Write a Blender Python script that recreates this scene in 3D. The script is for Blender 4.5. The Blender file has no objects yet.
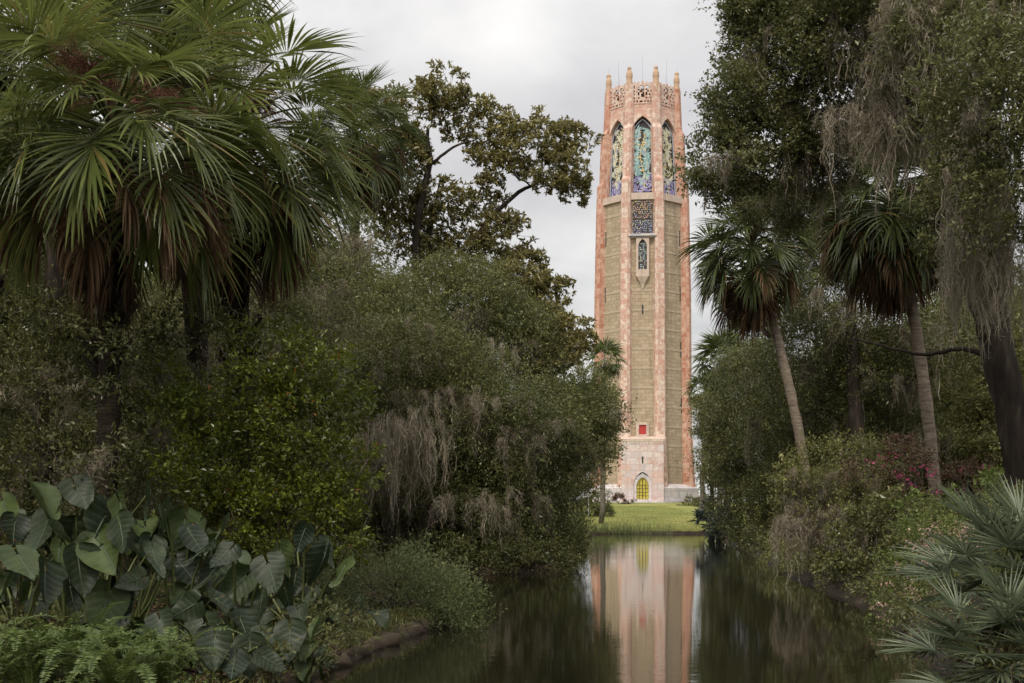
import bpy, math, random
import numpy as np
from mathutils import Vector, Matrix

S = bpy.context.scene
COL = S.collection
R = math.radians
F, HC, YH = 1300.0, 1.7, 512.0          # focal length in pixels, eye height over the water, horizon row

# ------------------------------------------------------------------ camera, sky, sun, exposure
cam = bpy.data.cameras.new('camera')
cam.sensor_width = 36.0
cam.lens = F * 36.0 / 1024.0
cam.shift_y = (YH - 341.5) / 1024.0
cam.clip_start, cam.clip_end = 0.1, 9000.0
co = bpy.data.objects.new('camera', cam); COL.objects.link(co)
co.location = (0, 0, HC); co.rotation_euler = (R(90), 0, 0)
S.camera = co
S.view_settings.view_transform = 'Standard'
S.view_settings.look = 'None'
S.view_settings.gamma = 1.0
S.view_settings.use_curve_mapping = False
S.view_settings.exposure = 0.28
SUN_EL, SUN_AZ = 52.0, 203.0            # azimuth from +Y clockwise: behind the camera, a little to one side
sun = bpy.data.lights.new('sun', 'SUN'); sun.energy = 1.5; sun.angle = R(10); sun.color = (1.0, 0.90, 0.76)
so = bpy.data.objects.new('sun', sun); COL.objects.link(so)
_d = Vector((math.sin(R(SUN_AZ)) * math.cos(R(SUN_EL)), math.cos(R(SUN_AZ)) * math.cos(R(SUN_EL)), math.sin(R(SUN_EL))))
so.rotation_euler = (-_d).to_track_quat('-Z', 'Y').to_euler()
so.location = (-20, -30, 60)


class NT:
    """tiny node-tree helper"""
    def __init__(s, tree): s.t = tree; tree.nodes.clear()
    def n(s, kind, **kw):
        nd = s.t.nodes.new(kind)
        for k, v in kw.items():
            if k.startswith('i_'):
                key = k[2:]
                key = int(key) if key.isdigit() else key.replace('_', ' ')
                nd.inputs[key].default_value = v
            else: setattr(nd, k, v)
        return nd
    def l(s, a, b): s.t.links.new(a, b)
    def ramp(s, fac, stops, interp='LINEAR'):
        r = s.n('ShaderNodeValToRGB'); cr = r.color_ramp; cr.interpolation = interp
        while len(cr.elements) > 1: cr.elements.remove(cr.elements[-1])
        for i, (p, c) in enumerate(stops):
            e = cr.elements[0] if i == 0 else cr.elements.new(p)
            e.position = p; e.color = (*c, 1) if len(c) == 3 else c
        s.l(fac, r.inputs[0]); return r.outputs[0]
    def math(s, op, a, b=None, clamp=False):
        m = s.n('ShaderNodeMath', operation=op, use_clamp=clamp)
        for i, v in enumerate((a, b)):
            if v is None: continue
            if isinstance(v, (int, float)): m.inputs[i].default_value = v
            else: s.l(v, m.inputs[i])
        return m.outputs[0]
    def mix(s, fac, a, b, blend='MIX'):
        m = s.n('ShaderNodeMix', data_type='RGBA', blend_type=blend)
        for sock, v in ((m.inputs[0], fac), (m.inputs[6], a), (m.inputs[7], b)):
            if isinstance(v, (int, float)): sock.default_value = v
            elif isinstance(v, tuple): sock.default_value = (*v, 1) if len(v) == 3 else v
            else: s.l(v, sock)
        return m.outputs[2]


w = bpy.data.worlds.new('World'); S.world = w; w.use_nodes = True
t = NT(w.node_tree)
out = t.n('ShaderNodeOutputWorld')
sky = t.n('ShaderNodeTexSky', sky_type='NISHITA', sun_disc=False, sun_elevation=R(SUN_EL), sun_rotation=R(SUN_AZ))
bg1 = t.n('ShaderNodeBackground', i_Strength=0.1); t.l(sky.outputs[0], bg1.inputs[0])
tc = t.n('ShaderNodeTexCoord')
sep = t.n('ShaderNodeSeparateXYZ'); t.l(tc.outputs['Generated'], sep.inputs[0])
zc = t.math('MAXIMUM', sep.outputs[2], 0.0)
den = t.math('ADD', zc, 0.22)
cmb = t.n('ShaderNodeCombineXYZ')
t.l(t.math('DIVIDE', sep.outputs[0], den), cmb.inputs[0]); t.l(t.math('DIVIDE', sep.outputs[1], den), cmb.inputs[1])
cmb.inputs[2].default_value = 3.3
n1 = t.n('ShaderNodeTexNoise', i_Scale=2.1, i_Detail=7.0, i_Roughness=0.52, i_Distortion=0.35); t.l(cmb.outputs[0], n1.inputs['Vector'])
n2 = t.n('ShaderNodeTexNoise', i_Scale=0.55, i_Detail=3.0, i_Roughness=0.5); t.l(cmb.outputs[0], n2.inputs['Vector'])
cl = t.math('ADD', t.math('MULTIPLY', n1.outputs[0], 0.6), t.math('MULTIPLY', n2.outputs[0], 0.4))
ccol = t.ramp(cl, [(0.40, (0.55, 0.535, 0.545)), (0.47, (0.63, 0.615, 0.612)), (0.525, (0.72, 0.705, 0.69)), (0.62, (0.86, 0.84, 0.81))])
# an overcast sky is brighter towards the zenith and round the veiled sun
lum = t.math('ADD', 0.80, t.math('MULTIPLY', t.math('POWER', zc, 1.5), 1.3))
vd = t.n('ShaderNodeVectorMath', operation='DOT_PRODUCT'); t.l(tc.outputs['Generated'], vd.inputs[0]); vd.inputs[1].default_value = _d
glow = t.math('MULTIPLY', t.math('POWER', t.math('MAXIMUM', vd.outputs['Value'], 0.0), 4.0), 1.3)
lum = t.math('ADD', lum, glow)
ccol2 = t.n('ShaderNodeVectorMath', operation='SCALE'); t.l(ccol, ccol2.inputs[0]); t.l(lum, ccol2.inputs['Scale'])
bg2 = t.n('ShaderNodeBackground', i_Strength=1.0); t.l(ccol2.outputs[0], bg2.inputs[0])
mx = t.n('ShaderNodeMixShader', i_0=0.9); t.l(bg1.outputs[0], mx.inputs[1]); t.l(bg2.outputs[0], mx.inputs[2])
t.l(mx.outputs[0], out.inputs[0])


# ------------------------------------------------------------------ helpers
def P(x, y, d):
    """world point seen at pixel (x, y) at depth d"""
    return np.array([(x - 512.0) / F * d, d, HC + (YH - y) / F * d])

def new_mat(name):
    m = bpy.data.materials.new(name); m.use_nodes = True
    return m, NT(m.node_tree)

MAT = {}
def leaf_mat(name, c1, c2, c3=None, rough=0.5, trans=0.25, spec=0.4, scale=0.8, accent=None):
    """leaf: each leaf its own tint between c1 and c2, whole boughs leaning to c3, a few accent leaves"""
    m, t = new_mat(name)
    if name.startswith(('leaf_oak', 'leaf_mag', 'leaf_dark', 'leaf_olive', 'palm_green', 'palm_blue', 'leaf_bright')):
        c2 = tuple(np.array(c2) * (1.20, 1.24, 1.02)); c3 = tuple(np.array(c3) * (1.04, 1.10, .95)); c1 = tuple(np.array(c1) * (.75, .78, .65)); rough = .30; spec = .34
    geo = t.n('ShaderNodeNewGeometry'); tc = t.n('ShaderNodeTexCoord')
    col = t.ramp(geo.outputs['Random Per Island'], [(0.0, c1), (1.0, c2)])
    if c3:
        nz = t.n('ShaderNodeTexNoise', i_Scale=scale, i_Detail=3.0); t.l(tc.outputs['Object'], nz.inputs['Vector'])
        f = t.ramp(nz.outputs[0], [(0.42, (0, 0, 0)), (0.62, (1, 1, 1))])
        col = t.mix(t.math('MULTIPLY', f, 0.8), col, c3)
    if accent:
        a = t.ramp(geo.outputs['Random Per Island'], [(0.0, (0, 0, 0)), (1 - accent[1], (0, 0, 0)), (1 - accent[1] + 0.001, (1, 1, 1))], 'CONSTANT')
        col = t.mix(a, col, accent[0])
    b = t.n('ShaderNodeBsdfPrincipled'); t.l(col, b.inputs['Base Color'])
    b.inputs['Roughness'].default_value = rough; b.inputs['Specular IOR Level'].default_value = spec
    tr = t.n('ShaderNodeBsdfTranslucent'); t.l(t.mix(0.5, col, c2, 'MIX'), tr.inputs[0])
    ms = t.n('ShaderNodeMixShader', i_0=trans); t.l(b.outputs[0], ms.inputs[1]); t.l(tr.outputs[0], ms.inputs[2])
    o = t.n('ShaderNodeOutputMaterial'); t.l(ms.outputs[0], o.inputs[0])
    MAT[name] = m; return m

def rough_mat(name, stops, scale=3.0, stretch=(1, 1, 1), rough=0.85, bump=0.4, detail=8.0, spec=0.2, dist=0.05):
    m, t = new_mat(name)
    tc = t.n('ShaderNodeTexCoord'); mp = t.n('ShaderNodeMapping'); mp.inputs['Scale'].default_value = stretch
    t.l(tc.outputs['Object'], mp.inputs[0])
    nz = t.n('ShaderNodeTexNoise', i_Scale=scale, i_Detail=detail, i_Roughness=0.65); t.l(mp.outputs[0], nz.inputs['Vector'])
    col = t.ramp(nz.outputs[0], stops)
    b = t.n('ShaderNodeBsdfPrincipled', i_Roughness=rough); b.inputs['Specular IOR Level'].default_value = spec
    t.l(col, b.inputs['Base Color'])
    bp = t.n('ShaderNodeBump', i_Strength=bump, i_Distance=dist); t.l(nz.outputs[0], bp.inputs['Height']); t.l(bp.outputs[0], b.inputs['Normal'])
    o = t.n('ShaderNodeOutputMaterial'); t.l(b.outputs[0], o.inputs[0])
    MAT[name] = m; return m


class MB:
    """collects vertices and faces (numpy blocks) and links them as ONE mesh object"""
    def __init__(s): s.v = []; s.q = []; s.t = []; s.qm = []; s.tm = []; s.n = 0
    def add(s, V, Q=None, T=None, mat=0):
        V = np.asarray(V, float).reshape(-1, 3)
        if Q is not None and len(Q):
            Q = np.asarray(Q, np.int64).reshape(-1, 4) + s.n; s.q.append(Q); s.qm.append(np.full(len(Q), mat))
        if T is not None and len(T):
            T = np.asarray(T, np.int64).reshape(-1, 3) + s.n; s.t.append(T); s.tm.append(np.full(len(T), mat))
        s.v.append(V); s.n += len(V)
    def box(s, c, size, M=None, mat=0):
        x, y, z = [k / 2 for k in size]
        V = np.array([(sx * x, sy * y, sz * z) for sz in (-1, 1) for sy in (-1, 1) for sx in (-1, 1)], float)
        if M is not None: V = V @ np.array(M).T
        s.add(V + np.array(c), [(0, 2, 3, 1), (4, 5, 7, 6), (0, 1, 5, 4), (2, 6, 7, 3), (0, 4, 6, 2), (1, 3, 7, 5)], mat=mat)
    def tube(s, pts, rad, sides=8, mat=0, cap=True, rough=0.0, rng=None):
        pts = np.asarray(pts, float); n = len(pts); rad = np.broadcast_to(np.asarray(rad, float), (n,))
        tan = np.gradient(pts, axis=0); tan /= np.linalg.norm(tan, axis=1)[:, None] + 1e-9
        up = np.array([0, 0, 1.0]) if abs(tan[0][2]) < 0.9 else np.array([0, 1.0, 0])
        a = np.cross(tan, up); bad = np.linalg.norm(a, axis=1) < 1e-3; a[bad] = np.array([1, 0, 0]); a /= np.linalg.norm(a, axis=1)[:, None]
        b = np.cross(tan, a)
        th = np.arange(sides) / sides * 2 * math.pi
        rr = rad[:, None] * np.ones((1, sides))
        if rough and rng is not None: rr = rr * (1 + rough * rng.standard_normal(rr.shape))
        V = pts[:, None] + (a[:, None] * np.cos(th)[None, :, None] + b[:, None] * np.sin(th)[None, :, None]) * rr[:, :, None]
        i = np.arange(n - 1)[:, None] * sides; j = np.arange(sides)[None]; j2 = (j + 1) % sides
        Q = np.stack([i + j, i + j2, i + sides + j2, i + sides + j], -1).reshape(-1, 4)
        V = V.reshape(-1, 3); T = []
        if cap:
            V = np.vstack([V, pts[-1], pts[0]])
            for k in range(sides):
                T.append(((n - 1) * sides + k, (n - 1) * sides + (k + 1) % sides, n * sides)); T.append(((k + 1) % sides, k, n * sides + 1))
        s.add(V, Q, T, mat)
    def build(s, name, mats, parent=None, smooth=False, uv=False):
        me = bpy.data.meshes.new(name)
        V = np.vstack(s.v); q = np.vstack(s.q) if s.q else np.zeros((0, 4), int); tt = np.vstack(s.t) if s.t else np.zeros((0, 3), int)
        nq, nt = len(q), len(tt)
        me.vertices.add(len(V)); me.vertices.foreach_set('co', V.astype(np.float32).ravel())
        me.loops.add(nq * 4 + nt * 3); me.loops.foreach_set('vertex_index', np.concatenate([q.ravel(), tt.ravel()]).astype(np.int32))
        me.polygons.add(nq + nt)
        me.polygons.foreach_set('loop_start', np.concatenate([np.arange(nq) * 4, nq * 4 + np.arange(nt) * 3]).astype(np.int32))
        mi = np.concatenate((s.qm + s.tm)).astype(np.int32)
        if not isinstance(mats, (list, tuple)): mats = [mats]
        for m in mats: me.materials.append(MAT[m] if isinstance(m, str) else m)
        me.polygons.foreach_set('material_index', mi)
        me.polygons.foreach_set('use_smooth', np.full(nq + nt, bool(smooth)))
        me.update(calc_edges=True); me.validate()
        if uv:
            ul = me.uv_layers.new(name='UVMap')
            for p in me.polygons:
                n = p.normal
                tx = Vector((-n.y, n.x, 0))
                if tx.length < 0.2: tx = Vector((1, 0, 0)); ty = Vector((0, 1, 0))
                else: tx.normalize(); ty = Vector((0, 0, 1))
                off = round(math.atan2(n.y, n.x) / R(45)) * 3.7
                for li in p.loop_indices:
                    c = me.vertices[me.loops[li].vertex_index].co
                    ul.data[li].uv = (c.dot(tx) + off, c.dot(ty))
        o = bpy.data.objects.new(name, me); COL.objects.link(o)
        if parent is not None: o.parent = parent
        return o

USED = {}
def tag(o, label, cat, group=None):
    assert label not in USED or group, label
    USED[label] = 1
    o['label'] = label; o['category'] = cat
    if group: o['group'] = group
    return o
def thing(name, label, cat, loc=(0, 0, 0), rz=0.0, group=None):
    o = bpy.data.objects.new(name, None); COL.objects.link(o); o.empty_display_size = 0.3
    o.location = loc; o.rotation_euler = (0, 0, rz); return tag(o, label, cat, group)
def dup(root, loc, rz, scale, label, group=None):
    r = root.copy(); COL.objects.link(r); r.location = loc; r.rotation_euler = (0, 0, rz); r.scale = (scale,) * 3
    tag(r, label, root['category'], group)
    for ch in root.children:
        c = ch.copy(); COL.objects.link(c); c.parent = r
    return r
def part(name, me, parent, loc=(0, 0, 0), rz=0.0, sc=1.0, rx=0.0, ry=0.0):
    o = bpy.data.objects.new(name, me); COL.objects.link(o); o.parent = parent
    o.location = loc; o.rotation_euler = (rx, ry, rz); o.scale = (sc,) * 3 if not isinstance(sc, tuple) else sc
    return o
def unit(v): return v / (np.linalg.norm(v, axis=-1, keepdims=True) + 1e-9)

def leaf_quads(mb, pos, dr, nr, L, Wd, fold=0.12, mat=0, curl=0.0):
    """one folded lozenge per leaf"""
    n = len(pos); dr = unit(dr); sd = unit(np.cross(dr, nr)); nr = np.cross(sd, dr)
    L = np.broadcast_to(L, (n,))[:, None]; Wd = np.broadcast_to(Wd, (n,))[:, None]
    mid = pos + dr * L * 0.45 + nr * Wd * fold
    V = np.stack([pos, mid + sd * Wd * 0.5, pos + dr * L - nr * L * curl, mid - sd * Wd * 0.5], 1).reshape(-1, 3)
    mb.add(V, np.arange(4 * n).reshape(-1, 4), mat=mat)

def spray_points(rng, c, rad, n, voids=5, shell=2.0, vr=0.42):
    """points through a lumpy ellipsoid, thinned by random hollows"""
    p = unit(rng.standard_normal((int(n * 1.6) + 4, 3))) * (rng.random((int(n * 1.6) + 4, 1)) ** (1 / (3.0 * shell / 2)))
    lob = unit(rng.standard_normal((7, 3)))                       # lobes make the outline uneven
    k = np.max(p @ lob.T / (np.linalg.norm(p, axis=1, keepdims=True) + 1e-6), axis=1)
    p *= (0.68 + 0.42 * np.clip((k - 0.4) / 0.6, 0, 1))[:, None]
    for _ in range(voids):
        q = unit(rng.standard_normal(3)) * (0.5 + 0.5 * rng.random()); p = p[np.linalg.norm(p - q, axis=1) > vr * (0.6 + 0.6 * rng.random())]
    p = p[:n]
    return p * np.array(rad) + np.array(c), p

def crown_leaves(mb, rng, clumps, dens, per, L, Wd, slen=0.35, droop=0.0, up=0.5, rnd=0.8, lvar=0.3, voids=5, rosette=False, mat=0, fold=0.12, vr=0.42, pads=16):
    """clumps: (centre, radii).  Sprays of PER leaves round short twigs"""
    for c, rad in clumps:
        vol = rad[0] * rad[1] * rad[2]
        n = max(6, int(dens * vol ** 0.72))
        if pads:
            ns = max(5, n // pads); sub, sloc = spray_points(rng, c, rad, ns, voids, vr=vr, shell=2.6); ns = len(sub)
            if ns == 0: continue
            j = rng.integers(0, ns, n); pr = np.mean(rad) * (0.20 + 0.16 * rng.random(ns)); off = rng.standard_normal((n, 3)); off = off / (1 + 0.25 * np.linalg.norm(off, axis=1, keepdims=True))
            sp = sub[j] + off * pr[j][:, None] * np.array([1, 1, .48]); loc = sloc[j] + off * .25
        else: sp, loc = spray_points(rng, c, rad, n, voids, vr=vr)
        n = len(sp)
        if n == 0: continue
        ax = unit(unit(loc * np.array([1, 1, 1.0])) * 0.9 + rng.standard_normal((n, 3)) * 0.55 + np.array([0, 0, 0.25 - droop]))
        tt = rng.random((n, per)) if not rosette else 0.8 + 0.2 * rng.random((n, per))
        pos = sp[:, None] + ax[:, None] * (tt * slen)[:, :, None] + rng.standard_normal((n, per, 3)) * slen * 0.10
        if rosette:
            ld = unit(ax[:, None] * 0.35 + unit(rng.standard_normal((n, per, 3))) * 0.9)
        else:
            ld = unit(ax[:, None] * 0.8 + rng.standard_normal((n, per, 3)) * rnd - np.array([0, 0, droop]))
        nr = unit(rng.standard_normal((n, per, 3)) * 0.8 + np.array([0, 0, up * 1.6]))
        sz = np.exp(rng.standard_normal(n * per) * lvar)
        leaf_quads(mb, pos.reshape(-1, 3), ld.reshape(-1, 3), nr.reshape(-1, 3), L * sz, Wd * sz, fold, mat, curl=0.1)

def wob(rng, a, b, n, amp, lift=0.0):
    a, b = np.asarray(a, float), np.asarray(b, float); s = np.linspace(0, 1, n)[:, None]
    p = a + (b - a) * s; L = np.linalg.norm(b - a)
    off = np.cumsum(rng.standard_normal((n, 3)), 0) * amp * L / math.sqrt(n)
    off = off - off[0] - (off[-1] - off[0]) * s
    p = p + off; p[:, 2] += np.sin(s[:, 0] * math.pi) * lift * L
    return p

def limbs(mb, rng, trunk, tr, clumps, lr=0.35, sub=5, amp=0.10, minf=0.3, mat=0, sides=6, hubs=None):
    trunk = np.asarray(trunk, float); n = len(trunk)
    nodes = [(trunk[i], tr[i]) for i in range(int(n * minf), n)]
    ends = []
    order = sorted(range(len(clumps)), key=lambda i: min(np.linalg.norm(clumps[i][0] - p) for p, _ in nodes))
    for i in order:
        c, rad = clumps[i]; c = np.asarray(c)
        j = min(range(len(nodes)), key=lambda k: np.linalg.norm(nodes[k][0] - c) + 0.6 * max(0, nodes[k][0][2] - c[2] + 0.2 * rad[2]))
        p0, r0 = nodes[j]; r = min(r0 * 0.62, 0.02 + lr * min(rad) * 0.12 + 0.03 * np.linalg.norm(c - p0) * lr)
        path = wob(rng, p0, c, 8, amp, 0.05)
        rr = np.linspace(r, r * 0.45, 8)
        mb.tube(path, rr, sides, mat)
        for k in (2, 4, 6, 7): nodes.append((path[k], rr[k]))
        for _ in range(sub):
            d = unit(rng.standard_normal(3)) * np.array(rad) * (0.55 + 0.5 * rng.random())
            k = rng.integers(4, 8); q = wob(rng, path[k], c + d, 6, amp * 1.3)
            mb.tube(q, np.linspace(rr[k] * 0.6, 0.006 + 0.02 * r, 6), 4, mat, cap=False); ends.append(q)
    return ends

def moss_strands(mb, rng, pts, lens, n_per, spread=0.16, wd=0.011, mat=0):
    for p, L in zip(pts, lens):
        n = max(4, int(n_per * (0.6 + 0.8 * rng.random())))
        nc = max(2, n // 9); cc = rng.standard_normal((nc, 3)) * np.array([spread, spread, spread * 0.4]); ci = rng.integers(0, nc, n); cl_ = 0.35 + 0.65 * rng.random(nc)
        st = np.asarray(p) + cc[ci] + rng.standard_normal((n, 3)) * np.array([1, 1, .6]) * min(spread, .12) * .45
        ln = L * cl_[ci] * (0.25 + 0.75 * rng.random(n) ** 1.1)
        m = 9; s = np.linspace(0, 1, m)
        drift = np.cumsum(rng.standard_normal((nc, m, 3)) * np.array([0.05, 0.05, 0.0]), 1)[ci]
        sway = (np.cumsum(rng.standard_normal((n, m, 3)) * np.array([0.02, 0.02, 0.0]), 1) + drift) * (0.35 + L * 0.35)
        sway -= sway[:, :1]
        conv = (np.asarray(p)[None] + cc[ci] - st) * np.array([1, 1, 0]) * 0.85
        pos = st[:, None] + sway + conv[:, None] * s[None, :, None] - np.array([0, 0, 1.0]) * (ln[:, None] * s[None])[:, :, None]
        ya = rng.random(n) * math.pi; sd = np.stack([np.cos(ya), np.sin(ya), 0 * ya], 1)
        wv = wd * 0.55 * (0.5 + 1.0 * rng.random((n, m))); wv[:, 0] *= .5; wv[:, -1] *= .15
        A = pos - sd[:, None] * wv[:, :, None]; B = pos + sd[:, None] * wv[:, :, None]
        V = np.stack([A, B], 2).reshape(-1, 3)
        b = (np.arange(n) * m * 2)[:, None] + (np.arange(m - 1) * 2)[None]; b = b.ravel()
        mb.add(V, np.stack([b, b + 1, b + 3, b + 2], 1), mat=mat)
        k = 15; i = np.repeat(np.arange(n), k); f = rng.random(n * k) * (m - 1.01); j = f.astype(int); fr = (f - j)[:, None]
        wp = pos[i, j] * (1 - fr) + pos[i, j + 1] * fr
        leaf_quads(mb, wp, rng.standard_normal((n * k, 3)) * np.array([.9, .9, .5]) - np.array([0, 0, .7]), rng.standard_normal((n * k, 3)), rng.uniform(.05, .16, n * k) * (.6 + wd * 40), wd * .55, 0, mat)

def moss_on(mb, rng, clumps, n, Lr, n_per=40, spread=0.16, wd=0.011, low=0.2):
    ps = []; w_ = np.array([c[1][0] * c[1][2] for c in clumps]); w_ = w_ / w_.sum()
    for _ in range(n):
        c, rad = clumps[rng.choice(len(clumps), p=w_)]
        u = unit(rng.standard_normal(3)) * (0.6 + 0.35 * rng.random()); u[2] = -abs(u[2]) * 0.8 + low
        u[1] = u[1] * 0.6 - 0.3
        ps.append(np.asarray(c) + u * np.asarray(rad))
    moss_strands(mb, rng, ps, Lr[0] + (Lr[1] - Lr[0]) * rng.random(n) ** 1.5, n_per, spread, wd)

def CL(x, y, rx, ry, d, dd=None):
    """a foliage clump as seen at a pixel and depth -> (centre, radii in metres)"""
    k = d / F
    return (P(x, y, d), (rx * k, dd if dd else 0.8 * (rx + ry) / 2 * k, ry * k))

def tree(name, label, cat, trunk, r0, r1, clumps, leaf, bark='bark', dens=900, per=7, L=0.07, W=0.035, slen=0.35, droop=0.0, moss=None, seed=1,
         group=None, up=0.5, lr=0.35, sub=5, rosette=False, voids=5, flowers=None, amp=0.1, minf=0.3, trunk_sides=10, vr=0.42, extra_trunks=(), pads=16):
    rng = np.random.default_rng(seed)
    base = np.asarray(trunk[0], float); rel = lambda p: np.asarray(p, float) - base
    o = thing(name, label, cat, tuple(base), 0, group)
    tp = np.array([rel(p) for p in trunk])
    s = np.linspace(0, 1, len(tp)); ss = np.linspace(0, 1, max(10, 3 * len(tp)))
    path = np.stack([np.interp(ss, s, tp[:, i]) for i in range(3)], 1)
    for _ in range(2): path[1:-1] = (path[:-2] + 2 * path[1:-1] + path[2:]) / 4
    path[1:-1] += rng.standard_normal((len(path) - 2, 3)) * r0 * 0.10
    rad = r0 + (r1 - r0) * ss; rad[0] *= 1.45; rad[1] *= 1.15
    cl = [(rel(c), r) for c, r in clumps]
    mb = MB(); mb.tube(path, rad, trunk_sides, rough=0.06, rng=rng)
    for et, ra, rb in extra_trunks:
        ep = np.array([rel(p) for p in et]); es = np.linspace(0, 1, len(ep)); e2 = np.linspace(0, 1, 4 * len(ep))
        epath = np.stack([np.interp(e2, es, ep[:, i]) for i in range(3)], 1); epath[1:-1] = (epath[:-2] + 2 * epath[1:-1] + epath[2:]) / 4
        epath[1:-1] += rng.standard_normal((len(epath) - 2, 3)) * ra * 0.15
        mb.tube(epath, ra + (rb - ra) * e2, 8, rough=0.05, rng=rng)
        path = np.vstack([path, epath]); rad = np.concatenate([rad, ra + (rb - ra) * e2])
    limbs(mb, rng, path, rad, cl, lr, sub, amp, minf)
    mb.build('trunk', bark, o, smooth=True)
    mb = MB(); crown_leaves(mb, rng, cl, dens, per, L, W, slen, droop, up, voids=voids, rosette=rosette, vr=vr, pads=pads)
    mb.build('crown', leaf, o)
    if moss:
        mb = MB(); moss_on(mb, rng, cl, **moss); mb.build('hanging_moss', 'moss', o)
    if flowers:
        mb = MB(); crown_leaves(mb, rng, [(c, tuple(np.array(r) * 1.0)) for c, r in cl], flowers['dens'], flowers.get('per', 5), flowers['L'], flowers['L'] * 0.8, flowers['L'] * 0.8, rosette=True, voids=1)
        mb.build('blossom', flowers['mat'], o)
    return o

def shrub(name, label, cat, base, clumps, leaf, dens, per, L, W, seed, slen=0.25, stems=10, stem_r=0.018, group=None, droop=0.0, moss=None, flowers=None, up=0.5, rosette=False, voids=4, bark='twig', vr=0.4, rnd=0.8, rooted=False):
    rng = np.random.default_rng(seed); base = np.asarray(base, float)
    o = thing(name, label, cat, tuple(base), 0, group)
    cl = [(np.asarray(c) - base, r) for c, r in clumps]
    mb = MB()
    if rooted and len(cl) > 1:      # a runner along the bank joins the shoots
        q = np.array([(c[0], c[1], min(0.0, c[2] - r[2] * .9)) for c, r in cl]); mb.tube(q, .025, 5)
    for k in range(stems):
        c, r = cl[k % len(cl)]
        a = rng.standard_normal(3) * 0.12 * np.array([1, 1, 0]); b = c + unit(rng.standard_normal(3)) * np.array(r) * 0.75
        if rooted: a = np.array([c[0], c[1], min(0.0, c[2] - r[2])]) + a
        q = wob(rng, a, b, 9, 0.12, 0.04); mb.tube(q, np.linspace(stem_r, stem_r * 0.25, 9), 5)
        for _ in range(3):
            j = rng.integers(4, 8); q2 = wob(rng, q[j], q[j] + unit(rng.standard_normal(3) + np.array([0, 0, 0.4])) * np.mean(r) * 0.5, 5, 0.12); mb.tube(q2, np.linspace(stem_r * 0.4, stem_r * 0.1, 5), 4, cap=False)
    mb.build('stem', bark, o, smooth=True)
    mb = MB(); crown_leaves(mb, rng, cl, dens, per, L, W, slen, droop, up, voids=voids, rosette=rosette, vr=vr, rnd=rnd); mb.build('foliage', leaf, o)
    if moss: mb = MB(); moss_on(mb, rng, cl, **moss); mb.build('hanging_moss', 'moss', o)
    if flowers:
        mb = MB(); crown_leaves(mb, rng, cl, flowers['dens'], flowers.get('per', 5), flowers['L'], flowers['L'] * 0.8, flowers['L'] * 0.8, rosette=True, voids=flowers.get('voids', 1), vr=0.5)
        mb.build('blossom', flowers['mat'], o)
    return o

# ------------------------------------------------------------------ materials
leaf_mat('leaf_oak', (0.030, 0.034, 0.011), (0.20, 0.195, 0.088), (0.085, 0.086, 0.036), 0.5, 0.3, 0.2, 0.7)
leaf_mat('leaf_oak_grey', (0.050, 0.052, 0.022), (0.205, 0.205, 0.085), (0.085, 0.092, 0.034), 0.6, 0.25, 0.15, 0.5)
leaf_mat('leaf_magnolia', (0.040, 0.042, 0.014), (0.31, 0.265, 0.115), (0.165, 0.138, 0.060), 0.42, 0.25, 0.25, 0.5)
leaf_mat('leaf_dark', (0.022, 0.027, 0.010), (0.17, 0.17, 0.065), (0.070, 0.072, 0.028), 0.5, 0.2, 0.2, 0.4)
leaf_mat('leaf_bright', (0.030, 0.038, 0.008), (0.165, 0.185, 0.026), (0.044, 0.056, 0.011), 0.45, 0.35, 0.2, 0.9, accent=((0.32, 0.10, 0.03), 0.007))
leaf_mat('leaf_fresh', (0.07, 0.10, 0.02), (0.20, 0.24, 0.06), (0.09, 0.13, 0.03), 0.45, 0.3, 0.3, 1.2)
leaf_mat('leaf_feather', (0.075, 0.095, 0.035), (0.23, 0.25, 0.115), (0.11, 0.14, 0.05), 0.55, 0.3, 0.2, 1.0)
leaf_mat('leaf_olive', (0.045, 0.050, 0.018), (0.27, 0.26, 0.10), (0.13, 0.125, 0.05), 0.5, 0.25, 0.2, 0.8)
leaf_mat('leaf_blue', (0.030, 0.045, 0.036), (0.09, 0.115, 0.095), (0.04, 0.055, 0.045), 0.45, 0.1, 0.5, 0.8)
leaf_mat('leaf_red', (0.05, 0.030, 0.020), (0.17, 0.095, 0.060), (0.075, 0.075, 0.032), 0.5, 0.2, 0.3, 0.8)
leaf_mat('petal_pink', (0.34, 0.05, 0.12), (0.55, 0.13, 0.25), None, 0.6, 0.3, 0.2)
leaf_mat('petal_blush', (0.45, 0.28, 0.22), (0.70, 0.52, 0.45), None, 0.6, 0.3, 0.2)
leaf_mat('petal_white', (0.55, 0.48, 0.45), (0.75, 0.70, 0.66), None, 0.6, 0.3, 0.2)
leaf_mat('moss', (0.13, 0.11, 0.078), (0.52, 0.46, 0.345), (0.27, 0.235, 0.175), 0.9, 0.3, 0.02, 0.9)
leaf_mat('palm_green', (0.042, 0.060, 0.016), (0.24, 0.26, 0.085), (0.085, 0.110, 0.034), 0.42, 0.28, 0.3, 2.0, accent=((0.20, 0.15, 0.05), 0.03))
leaf_mat('palm_blue', (0.032, 0.046, 0.018), (0.17, 0.195, 0.075), (0.060, 0.080, 0.032), 0.45, 0.25, 0.25, 2.0, accent=((0.18, 0.14, 0.05), 0.02))
leaf_mat('palm_dead', (0.075, 0.045, 0.025), (0.30, 0.20, 0.115), (0.13, 0.080, 0.045), 0.8, 0.2, 0.15, 2.0)
leaf_mat('palmetto_leaf', (0.070, 0.095, 0.058), (0.25, 0.29, 0.17), (0.12, 0.155, 0.09), 0.42, 0.2, 0.35, 2.0, accent=((0.25, 0.2, 0.13), 0.03))
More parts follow.
